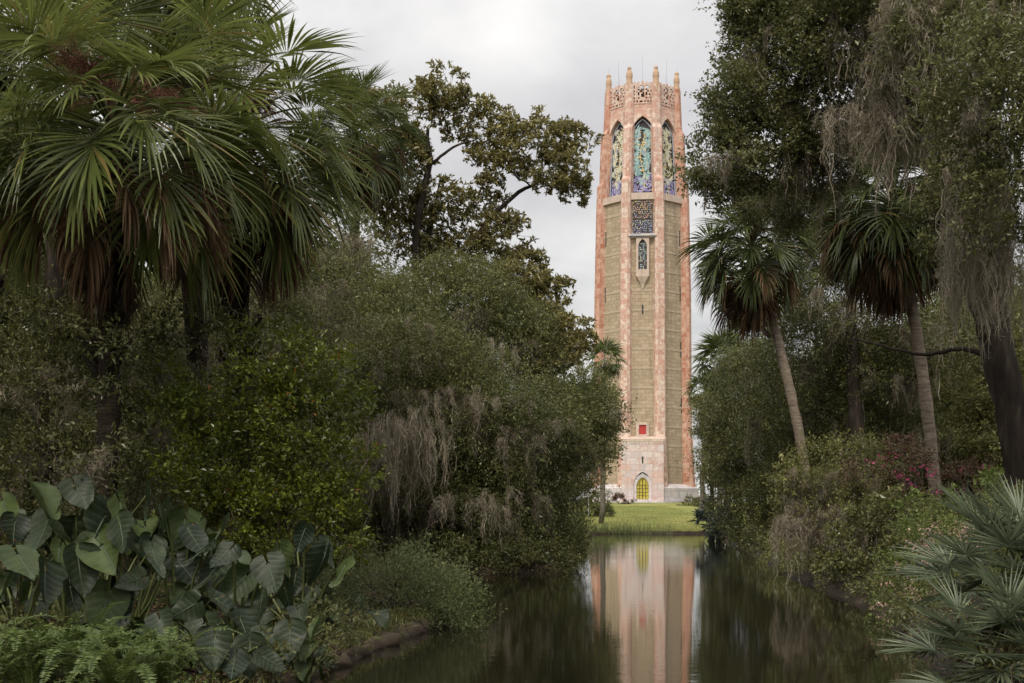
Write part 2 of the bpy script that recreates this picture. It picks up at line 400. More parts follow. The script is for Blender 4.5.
leaf_mat('fern_leaf', (0.05, 0.085, 0.018), (0.17, 0.22, 0.06), (0.075, 0.11, 0.028), 0.45, 0.3, 0.35, 1.5)
leaf_mat('stalk_brown', (0.11, 0.045, 0.030), (0.20, 0.095, 0.065), None, 0.8, 0.1, 0.2)
leaf_mat('grass', (0.15, 0.175, 0.05), (0.32, 0.33, 0.11), (0.26, 0.26, 0.09), 0.6, 0.3, 0.2, 0.3, accent=((0.3, 0.26, 0.12), 0.08))
leaf_mat('reed', (0.10, 0.13, 0.05), (0.22, 0.24, 0.10), None, 0.6, 0.3, 0.2)
leaf_mat('litter', (0.10, 0.06, 0.035), (0.26, 0.17, 0.10), None, 0.8, 0.1, 0.2)
rough_mat('bark', [(0.3, (0.014, 0.010, 0.008)), (0.55, (0.040, 0.030, 0.022)), (0.72, (0.085, 0.070, 0.055))], 5.0, (1, 1, 0.25), bump=0.8)
rough_mat('bark_pale', [(0.3, (0.07, 0.06, 0.05)), (0.6, (0.17, 0.15, 0.12)), (0.75, (0.26, 0.24, 0.20))], 4.0, (1, 1, 0.5), bump=0.6)
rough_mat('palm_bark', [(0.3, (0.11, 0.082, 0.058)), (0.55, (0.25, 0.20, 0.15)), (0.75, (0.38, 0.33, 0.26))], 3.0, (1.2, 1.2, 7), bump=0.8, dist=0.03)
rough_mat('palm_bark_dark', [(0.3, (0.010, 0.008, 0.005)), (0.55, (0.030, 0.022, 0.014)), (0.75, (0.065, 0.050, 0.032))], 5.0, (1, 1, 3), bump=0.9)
rough_mat('twig', [(0.3, (0.05, 0.04, 0.03)), (0.7, (0.14, 0.11, 0.08))], 8.0, bump=0.3)
rough_mat('petiole', [(0.3, (0.06, 0.08, 0.025)), (0.7, (0.13, 0.14, 0.05))], 3.0, rough=0.45, bump=0.1)
rough_mat('soil', [(0.30, (0.012, 0.009, 0.006)), (0.48, (0.024, 0.017, 0.011)), (0.62, (0.048, 0.032, 0.020)), (0.72, (0.026, 0.028, 0.012))], 1.6, bump=0.7, detail=12)
rough_mat('kerb_stone', [(0.3, (0.03, 0.022, 0.016)), (0.55, (0.085, 0.062, 0.042)), (0.7, (0.05, 0.05, 0.028))], 4.0, bump=0.7)

# lawn
m, t = new_mat('lawn'); MAT['lawn'] = m
tc = t.n('ShaderNodeTexCoord')
a = t.n('ShaderNodeTexNoise', i_Scale=0.16, i_Detail=7.0, i_Roughness=.65); t.l(tc.outputs['Object'], a.inputs['Vector'])
b_ = t.n('ShaderNodeTexNoise', i_Scale=9.0, i_Detail=4.0); t.l(tc.outputs['Object'], b_.inputs['Vector'])
c0 = t.ramp(a.outputs[0], [(0.35, (0.17, 0.195, 0.055)), (0.5, (0.23, 0.25, 0.075)), (0.60, (0.33, 0.31, 0.11)), (0.70, (0.42, 0.33, 0.16))])
c1 = t.ramp(b_.outputs[0], [(0.3, (0.55, 0.6, 0.5)), (0.7, (1.15, 1.1, 1.1))])
pb = t.n('ShaderNodeBsdfPrincipled', i_Roughness=0.9); pb.inputs['Specular IOR Level'].default_value = 0.1
t.l(t.mix(1.0, c0, c1, 'MULTIPLY'), pb.inputs['Base Color'])
bp = t.n('ShaderNodeBump', i_Strength=0.7, i_Distance=0.1); t.l(b_.outputs[0], bp.inputs['Height']); t.l(bp.outputs[0], pb.inputs['Normal'])
t.l(pb.outputs[0], t.n('ShaderNodeOutputMaterial').inputs[0])

# water
m, t = new_mat('water'); MAT['water'] = m
tc = t.n('ShaderNodeTexCoord'); mp = t.n('ShaderNodeMapping'); mp.inputs['Scale'].default_value = (0.55, 1.25, 1)
t.l(tc.outputs['Object'], mp.inputs[0])
a = t.n('ShaderNodeTexNoise', i_Scale=2.6, i_Detail=4.0, i_Roughness=0.6); t.l(mp.outputs[0], a.inputs['Vector'])
b_ = t.n('ShaderNodeTexNoise', i_Scale=0.12, i_Detail=2.0); t.l(tc.outputs['Object'], b_.inputs['Vector'])
amp = t.ramp(b_.outputs[0], [(0.35, (0.25,) * 3), (0.65, (1.0,) * 3)])
h_ = t.math('MULTIPLY', a.outputs[0], amp)
bp = t.n('ShaderNodeBump', i_Strength=0.14, i_Distance=0.022); t.l(h_, bp.inputs['Height'])
pb = t.n('ShaderNodeBsdfPrincipled', i_Roughness=0.02, i_IOR=1.33); pb.inputs['Base Color'].default_value = (0.008, 0.007, 0.004, 1)
t.l(bp.outputs[0], pb.inputs['Normal']); t.l(pb.outputs[0], t.n('ShaderNodeOutputMaterial').inputs[0])

def brick_mat(name, cols, bw, bh, mortar, rough=0.75, msize=0.012, noise=1.0, bump=0.3, veins=None):
    """coursed stone from the mesh's UVs (metres): every block its own tone"""
    m, t = new_mat(name); MAT[name] = m
    uv = t.n('ShaderNodeUVMap')
    bk = t.n('ShaderNodeTexBrick', i_Scale=1.0); bk.inputs['Mortar Size'].default_value = msize
    bk.inputs['Brick Width'].default_value = bw; bk.inputs['Row Height'].default_value = bh
    bk.inputs['Color1'].default_value = (0, 0, 0, 1); bk.inputs['Color2'].default_value = (1, 1, 1, 1); bk.inputs['Mortar'].default_value = (0.5, 0.5, 0.5, 1)
    bk.inputs['Bias'].default_value = 0.0
    t.l(uv.outputs[0], bk.inputs['Vector'])
    tc = t.n('ShaderNodeTexCoord')
    nz = t.n('ShaderNodeTexNoise', i_Scale=0.9, i_Detail=8.0, i_Roughness=0.65); t.l(tc.outputs['Object'], nz.inputs['Vector'])
    nz2 = t.n('ShaderNodeTexNoise', i_Scale=6.0, i_Detail=6.0, i_Roughness=0.7); t.l(tc.outputs['Object'], nz2.inputs['Vector'])
    f = t.math('ADD', t.math('MULTIPLY', bk.outputs['Color'], 0.45), t.math('MULTIPLY', nz.outputs[0], 0.55 * noise))
    n = len(cols); col = t.ramp(f, [(0.12 + 0.76 * i / (n - 1), c) for i, c in enumerate(cols)])
    g = t.ramp(nz2.outputs[0], [(0.3, (0.72, 0.70, 0.68)), (0.7, (1.12, 1.12, 1.12))])
    col = t.mix(1.0, col, g, 'MULTIPLY')
    col = t.mix(bk.outputs['Fac'], col, mortar)
    # rain streaks: weathering with a shape of its own, running down the stone
    mp = t.n('ShaderNodeMapping'); mp.inputs['Scale'].default_value = (1.3, 1.3, 0.06); t.l(tc.outputs['Object'], mp.inputs[0])
    st = t.n('ShaderNodeTexNoise', i_Scale=1.6, i_Detail=5.0); t.l(mp.outputs[0], st.inputs['Vector'])
    col = t.mix(t.math('MULTIPLY', t.ramp(st.outputs[0], [(0.52, (0, 0, 0)), (0.72, (1, 1, 1))]), 0.45), col, tuple(0.5 * np.array(mortar)))
    b = t.n('ShaderNodeBsdfPrincipled', i_Roughness=rough); b.inputs['Specular IOR Level'].default_value = 0.25; t.l(col, b.inputs['Base Color'])
    h = t.math('SUBTRACT', nz2.outputs[0], t.math('MULTIPLY', bk.outputs['Fac'], 1.0))
    bp = t.n('ShaderNodeBump', i_Strength=bump, i_Distance=0.04); t.l(h, bp.inputs['Height']); t.l(bp.outputs[0], b.inputs['Normal'])
    t.l(b.outputs[0], t.n('ShaderNodeOutputMaterial').inputs[0])

brick_mat('pink_marble', [(0.48, 0.24, 0.18), (0.66, 0.42, 0.32), (0.77, 0.61, 0.51), (0.61, 0.34, 0.26), (0.80, 0.68, 0.58), (0.55, 0.30, 0.22), (0.73, 0.55, 0.46)], 1.35, 0.72, (0.55, 0.42, 0.35), noise=1.5, msize=.03)
brick_mat('rose_marble', [(0.40, 0.15, 0.10), (0.62, 0.32, 0.22), (0.70, 0.48, 0.37), (0.51, 0.22, 0.14), (0.68, 0.44, 0.33), (0.46, 0.19, 0.12)], 1.2, 0.72, (0.51, 0.35, 0.29), noise=1.5, msize=.03)
brick_mat('coquina', [(0.33, 0.262, 0.175), (0.46, 0.370, 0.255), (0.55, 0.445, 0.32), (0.38, 0.30, 0.205), (0.50, 0.40, 0.285), (0.42, 0.335, 0.235)], 1.0, 0.5, (0.32, 0.255, 0.18), msize=0.034, noise=1.5)
brick_mat('band_stone', [(0.44, 0.36, 0.26), (0.54, 0.44, 0.33), (0.48, 0.39, 0.29)], 1.2, 0.5, (0.42, 0.34, 0.26))
brick_mat('cream_stone', [(0.52, 0.40, 0.32), (0.66, 0.54, 0.45), (0.58, 0.44, 0.36)], 1.2, 0.5, (0.5, 0.42, 0.36))
brick_mat('grey_marble', [(0.40, 0.39, 0.42), (0.62, 0.60, 0.61), (0.70, 0.62, 0.60), (0.50, 0.48, 0.52), (0.72, 0.69, 0.68)], 1.5, 0.8, (0.46, 0.43, 0.43), noise=1.4, msize=.03)
brick_mat('portal_marble', [(0.46, 0.40, 0.41), (0.64, 0.54, 0.51), (0.66, 0.44, 0.37), (0.58, 0.52, 0.53), (0.70, 0.60, 0.56), (0.54, 0.36, 0.31)], 1.5, 0.9, (0.46, 0.39, 0.37), noise=1.5, msize=.03)

def tile_mat(name, c1, c2, rough=0.3):
    m, t = new_mat(name); MAT[name] = m
    geo = t.n('ShaderNodeNewGeometry'); col = t.ramp(geo.outputs['Random Per Island'], [(0, c1), (1, c2)])
    b = t.n('ShaderNodeBsdfPrincipled', i_Roughness=rough); t.l(col, b.inputs['Base Color']); t.l(b.outputs[0], t.n('ShaderNodeOutputMaterial').inputs[0])
tile_mat('tile_teal', (0.14, 0.30, 0.30), (0.46, 0.60, 0.56))
tile_mat('tile_pale', (0.48, 0.48, 0.36), (0.78, 0.74, 0.54))
tile_mat('tile_purple', (0.20, 0.17, 0.42), (0.42, 0.36, 0.60))
tile_mat('tile_gold', (0.50, 0.36, 0.14), (0.70, 0.56, 0.28))
tile_mat('tile_pink', (0.55, 0.30, 0.26), (0.66, 0.48, 0.40))
tile_mat('tile_blue', (0.24, 0.30, 0.42), (0.50, 0.54, 0.60))
tile_mat('belfry_dark', (0.055, 0.05, 0.05), (0.055, 0.05, 0.05), 0.9)
tile_mat('statue_stone', (0.52, 0.36, 0.24), (0.52, 0.36, 0.24), 0.8)
tile_mat('metal_rod', (0.35, 0.35, 0.36), (0.35, 0.35, 0.36), 0.4)
tile_mat('red_shutter', (0.42, 0.035, 0.03), (0.42, 0.035, 0.03), 0.6)
tile_mat('lamp_white', (0.8, 0.8, 0.78), (0.8, 0.8, 0.78), 0.4)
m, t = new_mat('brass'); MAT['brass'] = m
tc = t.n('ShaderNodeTexCoord'); nz = t.n('ShaderNodeTexNoise', i_Scale=4.0, i_Detail=4.0); t.l(tc.outputs['Object'], nz.inputs['Vector'])
b = t.n('ShaderNodeBsdfPrincipled', i_Roughness=0.42, i_Metallic=0.35); t.l(t.ramp(nz.outputs[0], [(0.3, (0.46, 0.37, 0.05)), (0.7, (0.70, 0.59, 0.12))]), b.inputs['Base Color'])
t.l(b.outputs[0], t.n('ShaderNodeOutputMaterial').inputs[0])

# ------------------------------------------------------------------ ground, lawn, water
POND = np.array([(-2.6, 3), (-2.3, 11), (-1.95, 14.2), (-1.55, 17), (-1.15, 19.2), (-0.95, 21), (-1.5, 23.5), (-3.0, 27), (-3.6, 31), (-3.0, 34.5), (-0.5, 35.5), (1.5, 36.5),
                 (2.2, 45), (3.2, 58), (4.0, 72), (4.6, 88), (5.0, 98), (8, 100.3), (12, 100.6), (15.5, 100), (15.0, 92), (12.6, 80), (11.2, 66), (9.4, 50), (7.6, 37), (7.0, 30), (6.2, 22), (4.6, 14), (3.8, 8), (3.4, 3)])
def pond_sd(X, Y):
    """signed distance to the pond's edge: negative in the water"""
    p = np.stack([X, Y], -1).reshape(-1, 2); A = POND; B = np.roll(POND, -1, 0)
    dmin = np.full(len(p), 1e9); ins = np.zeros(len(p), bool)
    for a, b in zip(A, B):
        ab = b - a; s = np.clip(((p - a) @ ab) / (ab @ ab), 0, 1); dmin = np.minimum(dmin, np.linalg.norm(p - a - s[:, None] * ab, axis=1))
        c = (a[1] > p[:, 1]) != (b[1] > p[:, 1]); xi = a[0] + (p[:, 1] - a[1]) / (b[1] - a[1] + 1e-12) * (b[0] - a[0]); ins ^= c & (p[:, 0] < xi)
    return np.where(ins, -dmin, dmin).reshape(X.shape)
def ground_z(X, Y):
    X = np.asarray(X, float); Y = np.asarray(Y, float); d = pond_sd(X, Y)
    bank = 0.10 + 0.16 * (1 - np.exp(-np.maximum(d, 0) / 0.5)) + 0.55 * (1 - np.exp(-np.maximum(d - 2, 0) / 9)) * np.clip((Y - 12) / 6, 0, 1)
    bank += 0.03 * np.sin(X * 1.7 + Y * 0.6) * np.sin(Y * 1.1 - X * 0.4)
    lawn = 0.15 + np.clip((Y - 100) / 80, 0, 1) ** 0.9 * 2.82
    k = np.clip((Y - 88) / 14, 0, 1); k = k * k * (3 - 2 * k)
    land = bank * (1 - k) + lawn * k
    return np.where(d > 0, np.minimum(land, 0.10 + np.maximum(d, 0) * 1.2), np.maximum(-1.2, 0.05 + d * 1.2))
def gz(x, y): return float(ground_z(np.array([x]), np.array([y]))[0])
def grow(a, b, step, far, k=1.25):
    c = list(np.arange(a, b + 1e-6, step)); s = step
    lo = []; x = a
    while x > -far: s *= k; x -= s; lo.append(x)
    s = step; x = b
    while x < far: s *= k; x += s; c.append(x)
    return np.array(lo[::-1] + c)
gx = grow(-10, 18, 0.3, 3500); gy = np.concatenate([[-3000, -1200, -400, -120, -40, -15, -5, 0], np.arange(2, 106, 0.5), np.arange(106, 200, 3.0), [210, 240, 300, 420, 700, 1300, 2500, 5000]])
XX, YY = np.meshgrid(gx, gy)
mb = MB(); nx, ny = len(gx), len(gy)
ii = (np.arange(ny - 1)[:, None] * nx + np.arange(nx - 1)[None]).ravel()
mb.add(np.stack([XX, YY, ground_z(XX, YY)], -1).reshape(-1, 3), np.stack([ii, ii + 1, ii + nx + 1, ii + nx], 1))
g = mb.build('ground', 'soil', smooth=True); g['kind'] = 'structure'
lx = np.linspace(-45, 60, 120); ly = np.concatenate([np.linspace(99.5, 108, 18), np.linspace(110, 240, 50)])
XX, YY = np.meshgrid(lx, ly); ok = pond_sd(XX, YY)
mb = MB(); nx, ny = len(lx), len(ly); ii = (np.arange(ny - 1)[:, None] * nx + np.arange(nx - 1)[None]).ravel()
keep = (ok.ravel()[ii] > 0.15) & (ok.ravel()[ii + 1] > 0.15)
q = np.stack([ii, ii + 1, ii + nx + 1, ii + nx], 1)[keep]
mb.add(np.stack([XX, YY, ground_z(XX, YY) + 0.02], -1).reshape(-1, 3), q)
g = mb.build('lawn', 'lawn', smooth=True); g['kind'] = 'structure'
mb = MB(); mb.add([(-14, -4, 0), (30, -4, 0), (30, 104, 0), (-14, 104, 0)], [(0, 1, 2, 3)])
g = mb.build('pond_water', 'water'); g['kind'] = 'structure'
# lawn grass blades along the water and over the near slope
rng = np.random.default_rng(3)
n = 26000; gx_ = rng.uniform(2, 19, n); gy_ = 100.2 + rng.random(n) ** 2.6 * 60
k = pond_sd(gx_, gy_) > 0.1; gx_, gy_ = gx_[k], gy_[k]; n = len(gx_)
pos = np.stack([gx_, gy_, ground_z(gx_, gy_)], 1)
mb = MB(); leaf_quads(mb, pos, np.stack([rng.normal(0, .35, n), rng.normal(0, .35, n), np.ones(n)], 1), rng.standard_normal((n, 3)), rng.uniform(0.08, 0.2, n), 0.03, 0.0)
g = mb.build('lawn_grass', 'grass'); g['kind'] = 'stuff'; g['label'] = 'short green lawn grass between the pond and the bell tower'

# ------------------------------------------------------------------ the bell tower
TX, TY = (642.6 - 512) / F * 190.0, 190.0
TZ = gz(TX, TY - 8)
tower = thing('bell_tower', 'tall octagonal pink marble bell tower with tiled lancet windows, brass door and pinnacles', 'tower', (TX, TY, TZ), -math.atan2(TX, TY))
KK = 0.385
def octo(A):
    k = KK * A; return np.array([(k, -A), (A, -k), (A, k), (k, A), (-k, A), (-A, k), (-A, -k), (-k, -A)])
AOUT = [(0, 7.75), (2.2, 7.62), (3.0, 7.45), (9.0, 7.12), (9.6, 7.0), (30, 6.88), (43.2, 6.62), (45.8, 6.5), (46.3, 6.2), (53.2, 5.95), (53.8, 5.62), (60, 5.38)]
def aout(z): return float(np.interp(z, [p[0] for p in AOUT], [p[1] for p in AOUT]))
def ain(z): return float(np.interp(z, [0, 9, 43, 58], [6.6, 6.3, 5.95, 5.0]))
def ring_loft(mb, prof, cap=True):
    vs = [np.column_stack([octo(a), np.full(8, z)]) for z, a in prof]
    V = np.vstack(vs); Q = []
    for i in range(len(prof) - 1):
        for k in range(8): Q.append((i * 8 + k, i * 8 + (k + 1) % 8, (i + 1) * 8 + (k + 1) % 8, (i + 1) * 8 + k))
    T = []
    if cap:
        n = len(prof); V = np.vstack([V, [0, 0, prof[-1][0]]]); T = [((n - 1) * 8 + k, (n - 1) * 8 + (k + 1) % 8, n * 8) for k in range(8)]
    mb.add(V, Q, T)
mb = MB(); ring_loft(mb, [(z, ain(z)) for z in (0, 5, 9, 16, 24, 32, 40, 43.0)]); mb.build('wall', 'coquina', tower, uv=True)
mb = MB(); ring_loft(mb, [(43.0, 4.2), (57.8, 4.0)]); mb.build('belfry_core', 'belfry_dark', tower)
mb = MB(); ring_loft(mb, [(0, 8.5), (0.28, 8.5), (0.28, 8.25), (0.5, 8.25), (0.5, 7.9)], False); mb.build('step', 'grey_marble', tower, uv=True)
mb = MB(); ring_loft(mb, [(0.0, 8.02), (2.1, 7.96), (2.45, 7.4), (2.7, 6.62)]); mb.build('plinth', 'grey_marble', tower, uv=True)
for z in np.arange(5.2, 42.5, 2.75):
    mb = MB(); a = ain(z); ring_loft(mb, [(z, a - 0.05), (z, a + 0.04), (z + 0.3, a + 0.04), (z + 0.3, a - 0.05)], False)
    mb.build('string_course', 'band_stone', tower, uv=True)
# buttresses on the eight corners
zl = [0, 2.2, 3.0, 9.0, 9.6, 16, 23, 30, 37, 43.2, 45.8, 46.3, 50, 53.2, 53.8, 57, 59.6]
U = octo(1.0)
for i in range(8):
    d = U[i] / np.linalg.norm(U[i]); tg = np.array([-d[1], d[0]]); mb = MB(); V = []; Q = []
    for z in zl:
        ro = np.linalg.norm(U[i]) * aout(z) - 0.10; ri = np.linalg.norm(U[i]) * (ain(z) - 0.75); hw = float(np.interp(z, [0, 10, 60], [0.95, 0.80, 0.66]))
        for rr, tt in ((ri, -hw), (ro - 0.34, -hw), (ro, -hw * 0.62), (ro, hw * 0.62), (ro - 0.34, hw), (ri, hw)):
            V.append((*(d * rr + tg * tt), z))
    for l in range(len(zl) - 1):
        for k in range(5): Q.append((l * 6 + k, l * 6 + k + 1, l * 6 + 7 + k, l * 6 + 6 + k))
    n = (len(zl) - 1) * 6; Q += [(n, n + 1, n + 4, n + 5), (n + 1, n + 2, n + 3, n + 4)]
    mb.add(V, Q)
    mb.build('buttress', 'pink_marble' if i in (0, 7, 3, 4) else 'rose_marble', tower, uv=True)
    # a pinnacle in the likeness of a perched bird with folded wings
    pr = [(58.6, .54, .54), (59.9, .51, .50), (59.95, .43, .43), (60.4, .41, .41), (60.8, .48, .45), (61.2, .47, .42), (61.5, .37, .33), (61.7, .27, .27), (61.95, .28, .33), (62.1, .25, .30), (62.25, .08, .09)]
    rc = np.linalg.norm(U[i]) * aout(59.6) - 0.55; mb = MB(); V = []; Q = []; m8 = 10
    for z, ra, rb in pr:
        for k in range(m8):
            th = k / m8 * 2 * math.pi; V.append((*(d * (rc + rb * math.cos(th)) + tg * ra * math.sin(th)), z))
    for l in range(len(pr) - 1):
        for k in range(m8): Q.append((l * m8 + k, l * m8 + (k + 1) % m8, (l + 1) * m8 + (k + 1) % m8, (l + 1) * m8 + k))
    mb.add(V, Q); mb.box((*(d * (rc + 0.28)), 61.85), (0.07, 0.30, 0.07), np.array([[tg[0], d[0], 0], [tg[1], d[1], 0], [0, 0, 1]]))
    mb.build('pinnacle', 'statue_stone', tower, smooth=False)
    dm = (U[i] + U[(i + 1) % 8]) / 2; mb = MB(); p = dm * 4.95
    mb.tube([(*p, 58.5), (*p, 63.6)], [0.03, 0.015], 5); mb.build('lightning_rod', 'metal_rod', tower)

def arch_o(z, hw, sp, Rr):
    if z <= sp: return hw
    k = Rr * Rr - (z - sp) ** 2
    return max(0.0, math.sqrt(max(k, 0)) - (Rr - hw))
def arch_top(hw, sp, Rr): return sp + math.sqrt(Rr * Rr - (Rr - hw) ** 2)
def arch_wall(mb, hwall, z0, z1, sill, sp, hw, Rr, Af, depth):
    """flat wall with a pointed opening and its reveals, facing -Y in face coordinates"""
    top = arch_top(hw, sp, Rr); zs = sorted({z0, sill, *np.linspace(sill, sp, 5)[1:], *(sp + (top - sp) * np.sin(np.linspace(0, math.pi / 2, 10)[1:])), z1})
    p = lambda u, z, y=0.0: (u, -Af(z) + y, z)
    for a, b in zip(zs[:-1], zs[1:]):
        if b <= sill + 1e-6 or a >= top - 1e-6:
            mb.add([p(-hwall(a), a), p(hwall(a), a), p(hwall(b), b), p(-hwall(b), b)], [(0, 1, 2, 3)]); continue
        oa, ob = arch_o(a, hw, sp, Rr), (0.0 if b >= top - 1e-6 else arch_o(b, hw, sp, Rr))
        mb.add([p(-hwall(a), a), p(-oa, a), p(-ob, b), p(-hwall(b), b)], [(0, 1, 2, 3)])
        mb.add([p(oa, a), p(hwall(a), a), p(hwall(b), b), p(ob, b)], [(0, 1, 2, 3)])
        mb.add([p(-oa, a), p(-oa, a, depth), p(-ob, b, depth), p(-ob, b)], [(0, 1, 2, 3)])
        mb.add([p(oa, a, depth), p(oa, a), p(ob, b), p(ob, b, depth)], [(0, 1, 2, 3)])
    mb.add([p(-hw, sill), p(hw, sill), p(hw, sill, depth), p(-hw, sill, depth)], [(0, 1, 2, 3)])

def tiles(mb, rng, inside, zc0, zc1, hw, yf, pale):
    """ceramic grille: whorls of drooping leaves, a gold stem, purple growth at the foot"""
    def put(u, z, ang, L, Wd, mat):
        du, dz = math.cos(ang), math.sin(ang); su, sz = -dz, du
        pts = [(u, z), (u + du * L * .45 + su * Wd / 2, z + dz * L * .45 + sz * Wd / 2), (u + du * L, z + dz * L), (u + du * L * .45 - su * Wd / 2, z + dz * L * .45 - sz * Wd / 2)]
        if all(inside(a, b) for a, b in pts):
            y = rng.uniform(0, 0.10); mb.add([(a, yf(b) - y, b) for a, b in pts], [(0, 1, 2, 3)], mat=mat)
    main = 1 if pale else 0
    z = zc0 + 2.3
    while z < zc1 + 2.0:
        for u0 in ((-hw * .55, hw * .5) if rng.random() < .65 else (0.0,)):
            u0 += rng.normal(0, .12); zz = z + rng.normal(0, .2)
            for k in range(11):
                a = math.pi * (0.15 + 0.7 * k / 10) ; side = 1 if k % 2 else -1
                ang = math.pi / 2 + side * (0.5 + 2.5 * (k / 10) ** 0.8)
                put(u0 + rng.normal(0, .05), zz + rng.normal(0, .05), ang, rng.uniform(.55, .95), rng.uniform(.16, .26), main if rng.random() < .86 else 3)
                put(u0 + math.cos(ang) * .25, zz + math.sin(ang) * .2, -math.pi / 2 + rng.normal(0, .2), rng.uniform(.6, 1.0), rng.uniform(.14, .22), main if rng.random() < .9 else 5)
        z += rng.uniform(.6, .85)
    for k in range(140):
        put(rng.uniform(-hw, hw), rng.uniform(zc0, zc0 + 2.3), rng.uniform(0, 6.28), rng.uniform(.3, .6), rng.uniform(.15, .28), 2 if rng.random() < .75 else 5)
    ph = rng.uniform(0, 6)
    for z in np.arange(zc0, zc1 + 1, .22):
        u0 = 0.22 * hw * math.sin(z * .9 + ph); put(u0, z, math.pi / 2 + rng.normal(0, .25), .34, .24, 3)
    for k in range(70):
        put(rng.uniform(-hw, hw), rng.uniform(zc0, zc1 + 1.5), rng.uniform(0, 6.28), rng.uniform(.25, .5), rng.uniform(.12, .24), (main, main, 3, main, 1, 5)[k % 6])
TM = ['tile_teal', 'tile_pale', 'tile_purple', 'tile_gold', 'tile_pink', 'tile_blue']
SILL, SPR, HW, RR = 44.0, 52.0, 1.5, 3.2
afb = lambda z: ain(z) - 0.05
wall_me = {}; grille_me = {}; frame_me = {}
PAT = ["                  ", "  ##   ##  ##  ## ", "  ##  # ## # # ## ", "      # ## #      ", " # #   ##   # # ##", "      #  # #      ", "  ##  # ## # # ## ", " #      ##     #  ", "   #  #    #  #   ", "                  ", " # # # ## # # # # ", "                  "]
for k in range(8):
    card = k % 2 == 0; rz = R(45 * k); sc_w = 1.0 if card else 1.06; sA = 1.0 if card else (1 + KK) / math.sqrt(2)
    af = (lambda z: ain(z) * 1.0 - 0.02) if card else (lambda z: ain(z) * (1 + KK) / math.sqrt(2) - 0.02)
    hwf = (lambda z: KK * ain(z)) if card else (lambda z: ain(z) * (1 - KK) / math.sqrt(2))
    hw = HW if card else 1.42
    mb = MB(); arch_wall(mb, hwf, 43.0, 56.85, SILL, SPR + 0.15, hw + 0.22, RR + 0.2, af, 1.3); o = mb.build('belfry_wall', 'pink_marble', tower, uv=True); o.rotation_euler.z = rz
    mb = MB(); tp = arch_top(hw, SPR, RR)
    yb = lambda z: -af(z) + .70
    zs = list(np.linspace(SILL, SPR, 4)) + list(SPR + (tp - SPR) * np.sin(np.linspace(0, math.pi / 2, 9)[1:]))
    L_ = [(-arch_o(z, hw, SPR, RR) if z < tp - 1e-6 else 0.0, yb(z), z) for z in zs]; V = [(u, y, z) for u, y, z in L_] + [(-u, y, z) for u, y, z in L_]; n = len(zs)
    mb.add(V, [(i, n + i, n + i + 1, i + 1) for i in range(n - 1)])
    win = mb.build('window', 'belfry_dark', tower); win.rotation_euler.z = rz
    mb = MB(); rng = np.random.default_rng(40 + k)
    tiles(mb, rng, lambda u, z: SILL < z < tp and abs(u) < arch_o(z, hw, SPR, RR) - 0.06, SILL, SPR, hw, lambda z: yb(z) - 0.08, not card)
    mb.build('tile_grille', TM, win)
    mb = MB(); fr = [(-hw, -af(SILL) + .55, SILL)] + [(-arch_o(z, hw, SPR, RR), -af(z) + .55, z) for z in zs[1:-1]] + [(0, -af(tp) + .55, tp)] + [(arch_o(z, hw, SPR, RR), -af(z) + .55, z) for z in zs[1:-1][::-1]] + [(hw, -af(SILL) + .55, SILL)]
    mb.tube(fr, 0.09, 6); mb.build('window_frame', 'tile_blue', win)
    # pierced parapet and its cresting
    Ap = 5.12 * sA; hwp = (KK if card else (1 - KK) / math.sqrt(2)) * 5.12; mb = MB(); nc, nr = 18, 12; z0, z1 = 56.8, 59.7; th = 0.32
    V = []; 
    for y in (-Ap, -Ap + th):
        for r in range(nr + 1):
            for c in range(nc + 1): V.append((hwp * (2 * c / nc - 1), y, z1 + (z0 - z1) * r / nr))
    N = (nc + 1) * (nr + 1); Q = []; hole = lambda r, c: 0 <= r < nr and 0 <= c < nc and PAT[r][c] == '#'
    for r in range(nr):
        for c in range(nc):
            a, b, d_, e = r * 19 + c, r * 19 + c + 1, (r + 1) * 19 + c + 1, (r + 1) * 19 + c
            if hole(r, c):
                if not hole(r - 1, c): Q.append((a, b, b + N, a + N))
                if not hole(r + 1, c): Q.append((e, d_, d_ + N, e + N))
                if not hole(r, c - 1): Q.append((a, e, e + N, a + N))
                if not hole(r, c + 1): Q.append((b, d_, d_ + N, b + N))
            else: Q += [(a, e, d_, b), (a + N, b + N, d_ + N, e + N)]
    for c in range(nc): Q.append((c, c + 1, c + 1 + N, c + N))
    mb.add(V, Q)
    for c in np.linspace(-0.86, 0.86, 7):
        u = c * hwp; h = 0.34 if abs(c) > .1 else 0.5
        mb.add([(u - .2, -Ap + .06, z1 + .003), (u + .2, -Ap + .06, z1 + .003), (u + .2, -Ap + .24, z1 + .003), (u - .2, -Ap + .24, z1 + .003), (u - .16, -Ap + .08, z1 + h * .6), (u + .16, -Ap + .08, z1 + h * .6), (u + .16, -Ap + .22, z1 + h * .6), (u - .16, -Ap + .22, z1 + h * .6), (u, -Ap + .15, z1 + h)],
               [(0, 1, 5, 4), (1, 2, 6, 5), (2, 3, 7, 6), (3, 0, 4, 7)], [(4, 5, 8), (5, 6, 8), (6, 7, 8), (7, 4, 8)])
    o = mb.build('parapet', 'pink_marble', tower, uv=True); o.rotation_euler.z = rz
    # sill band under the belfry windows
    mb = MB(); hs = hwf(43.4) - 0.02; mb.box((0, -af(43.4) - 0.10, 43.42), (hs * 2, 0.5, 0.95)); o = mb.build('sill_band', 'cream_stone', tower, uv=True); o.rotation_euler.z = rz
    if not card:
        for s in (-1, 1):
            for z in (14, 22, 30, 38):
                mb = MB(); mb.box((s * (hwf(z) - 1.05), -af(z) - 0.01, z), (0.16, 0.1, 2.2)); o = mb.build('slit_window', 'belfry_dark', tower); o.rotation_euler.z = rz
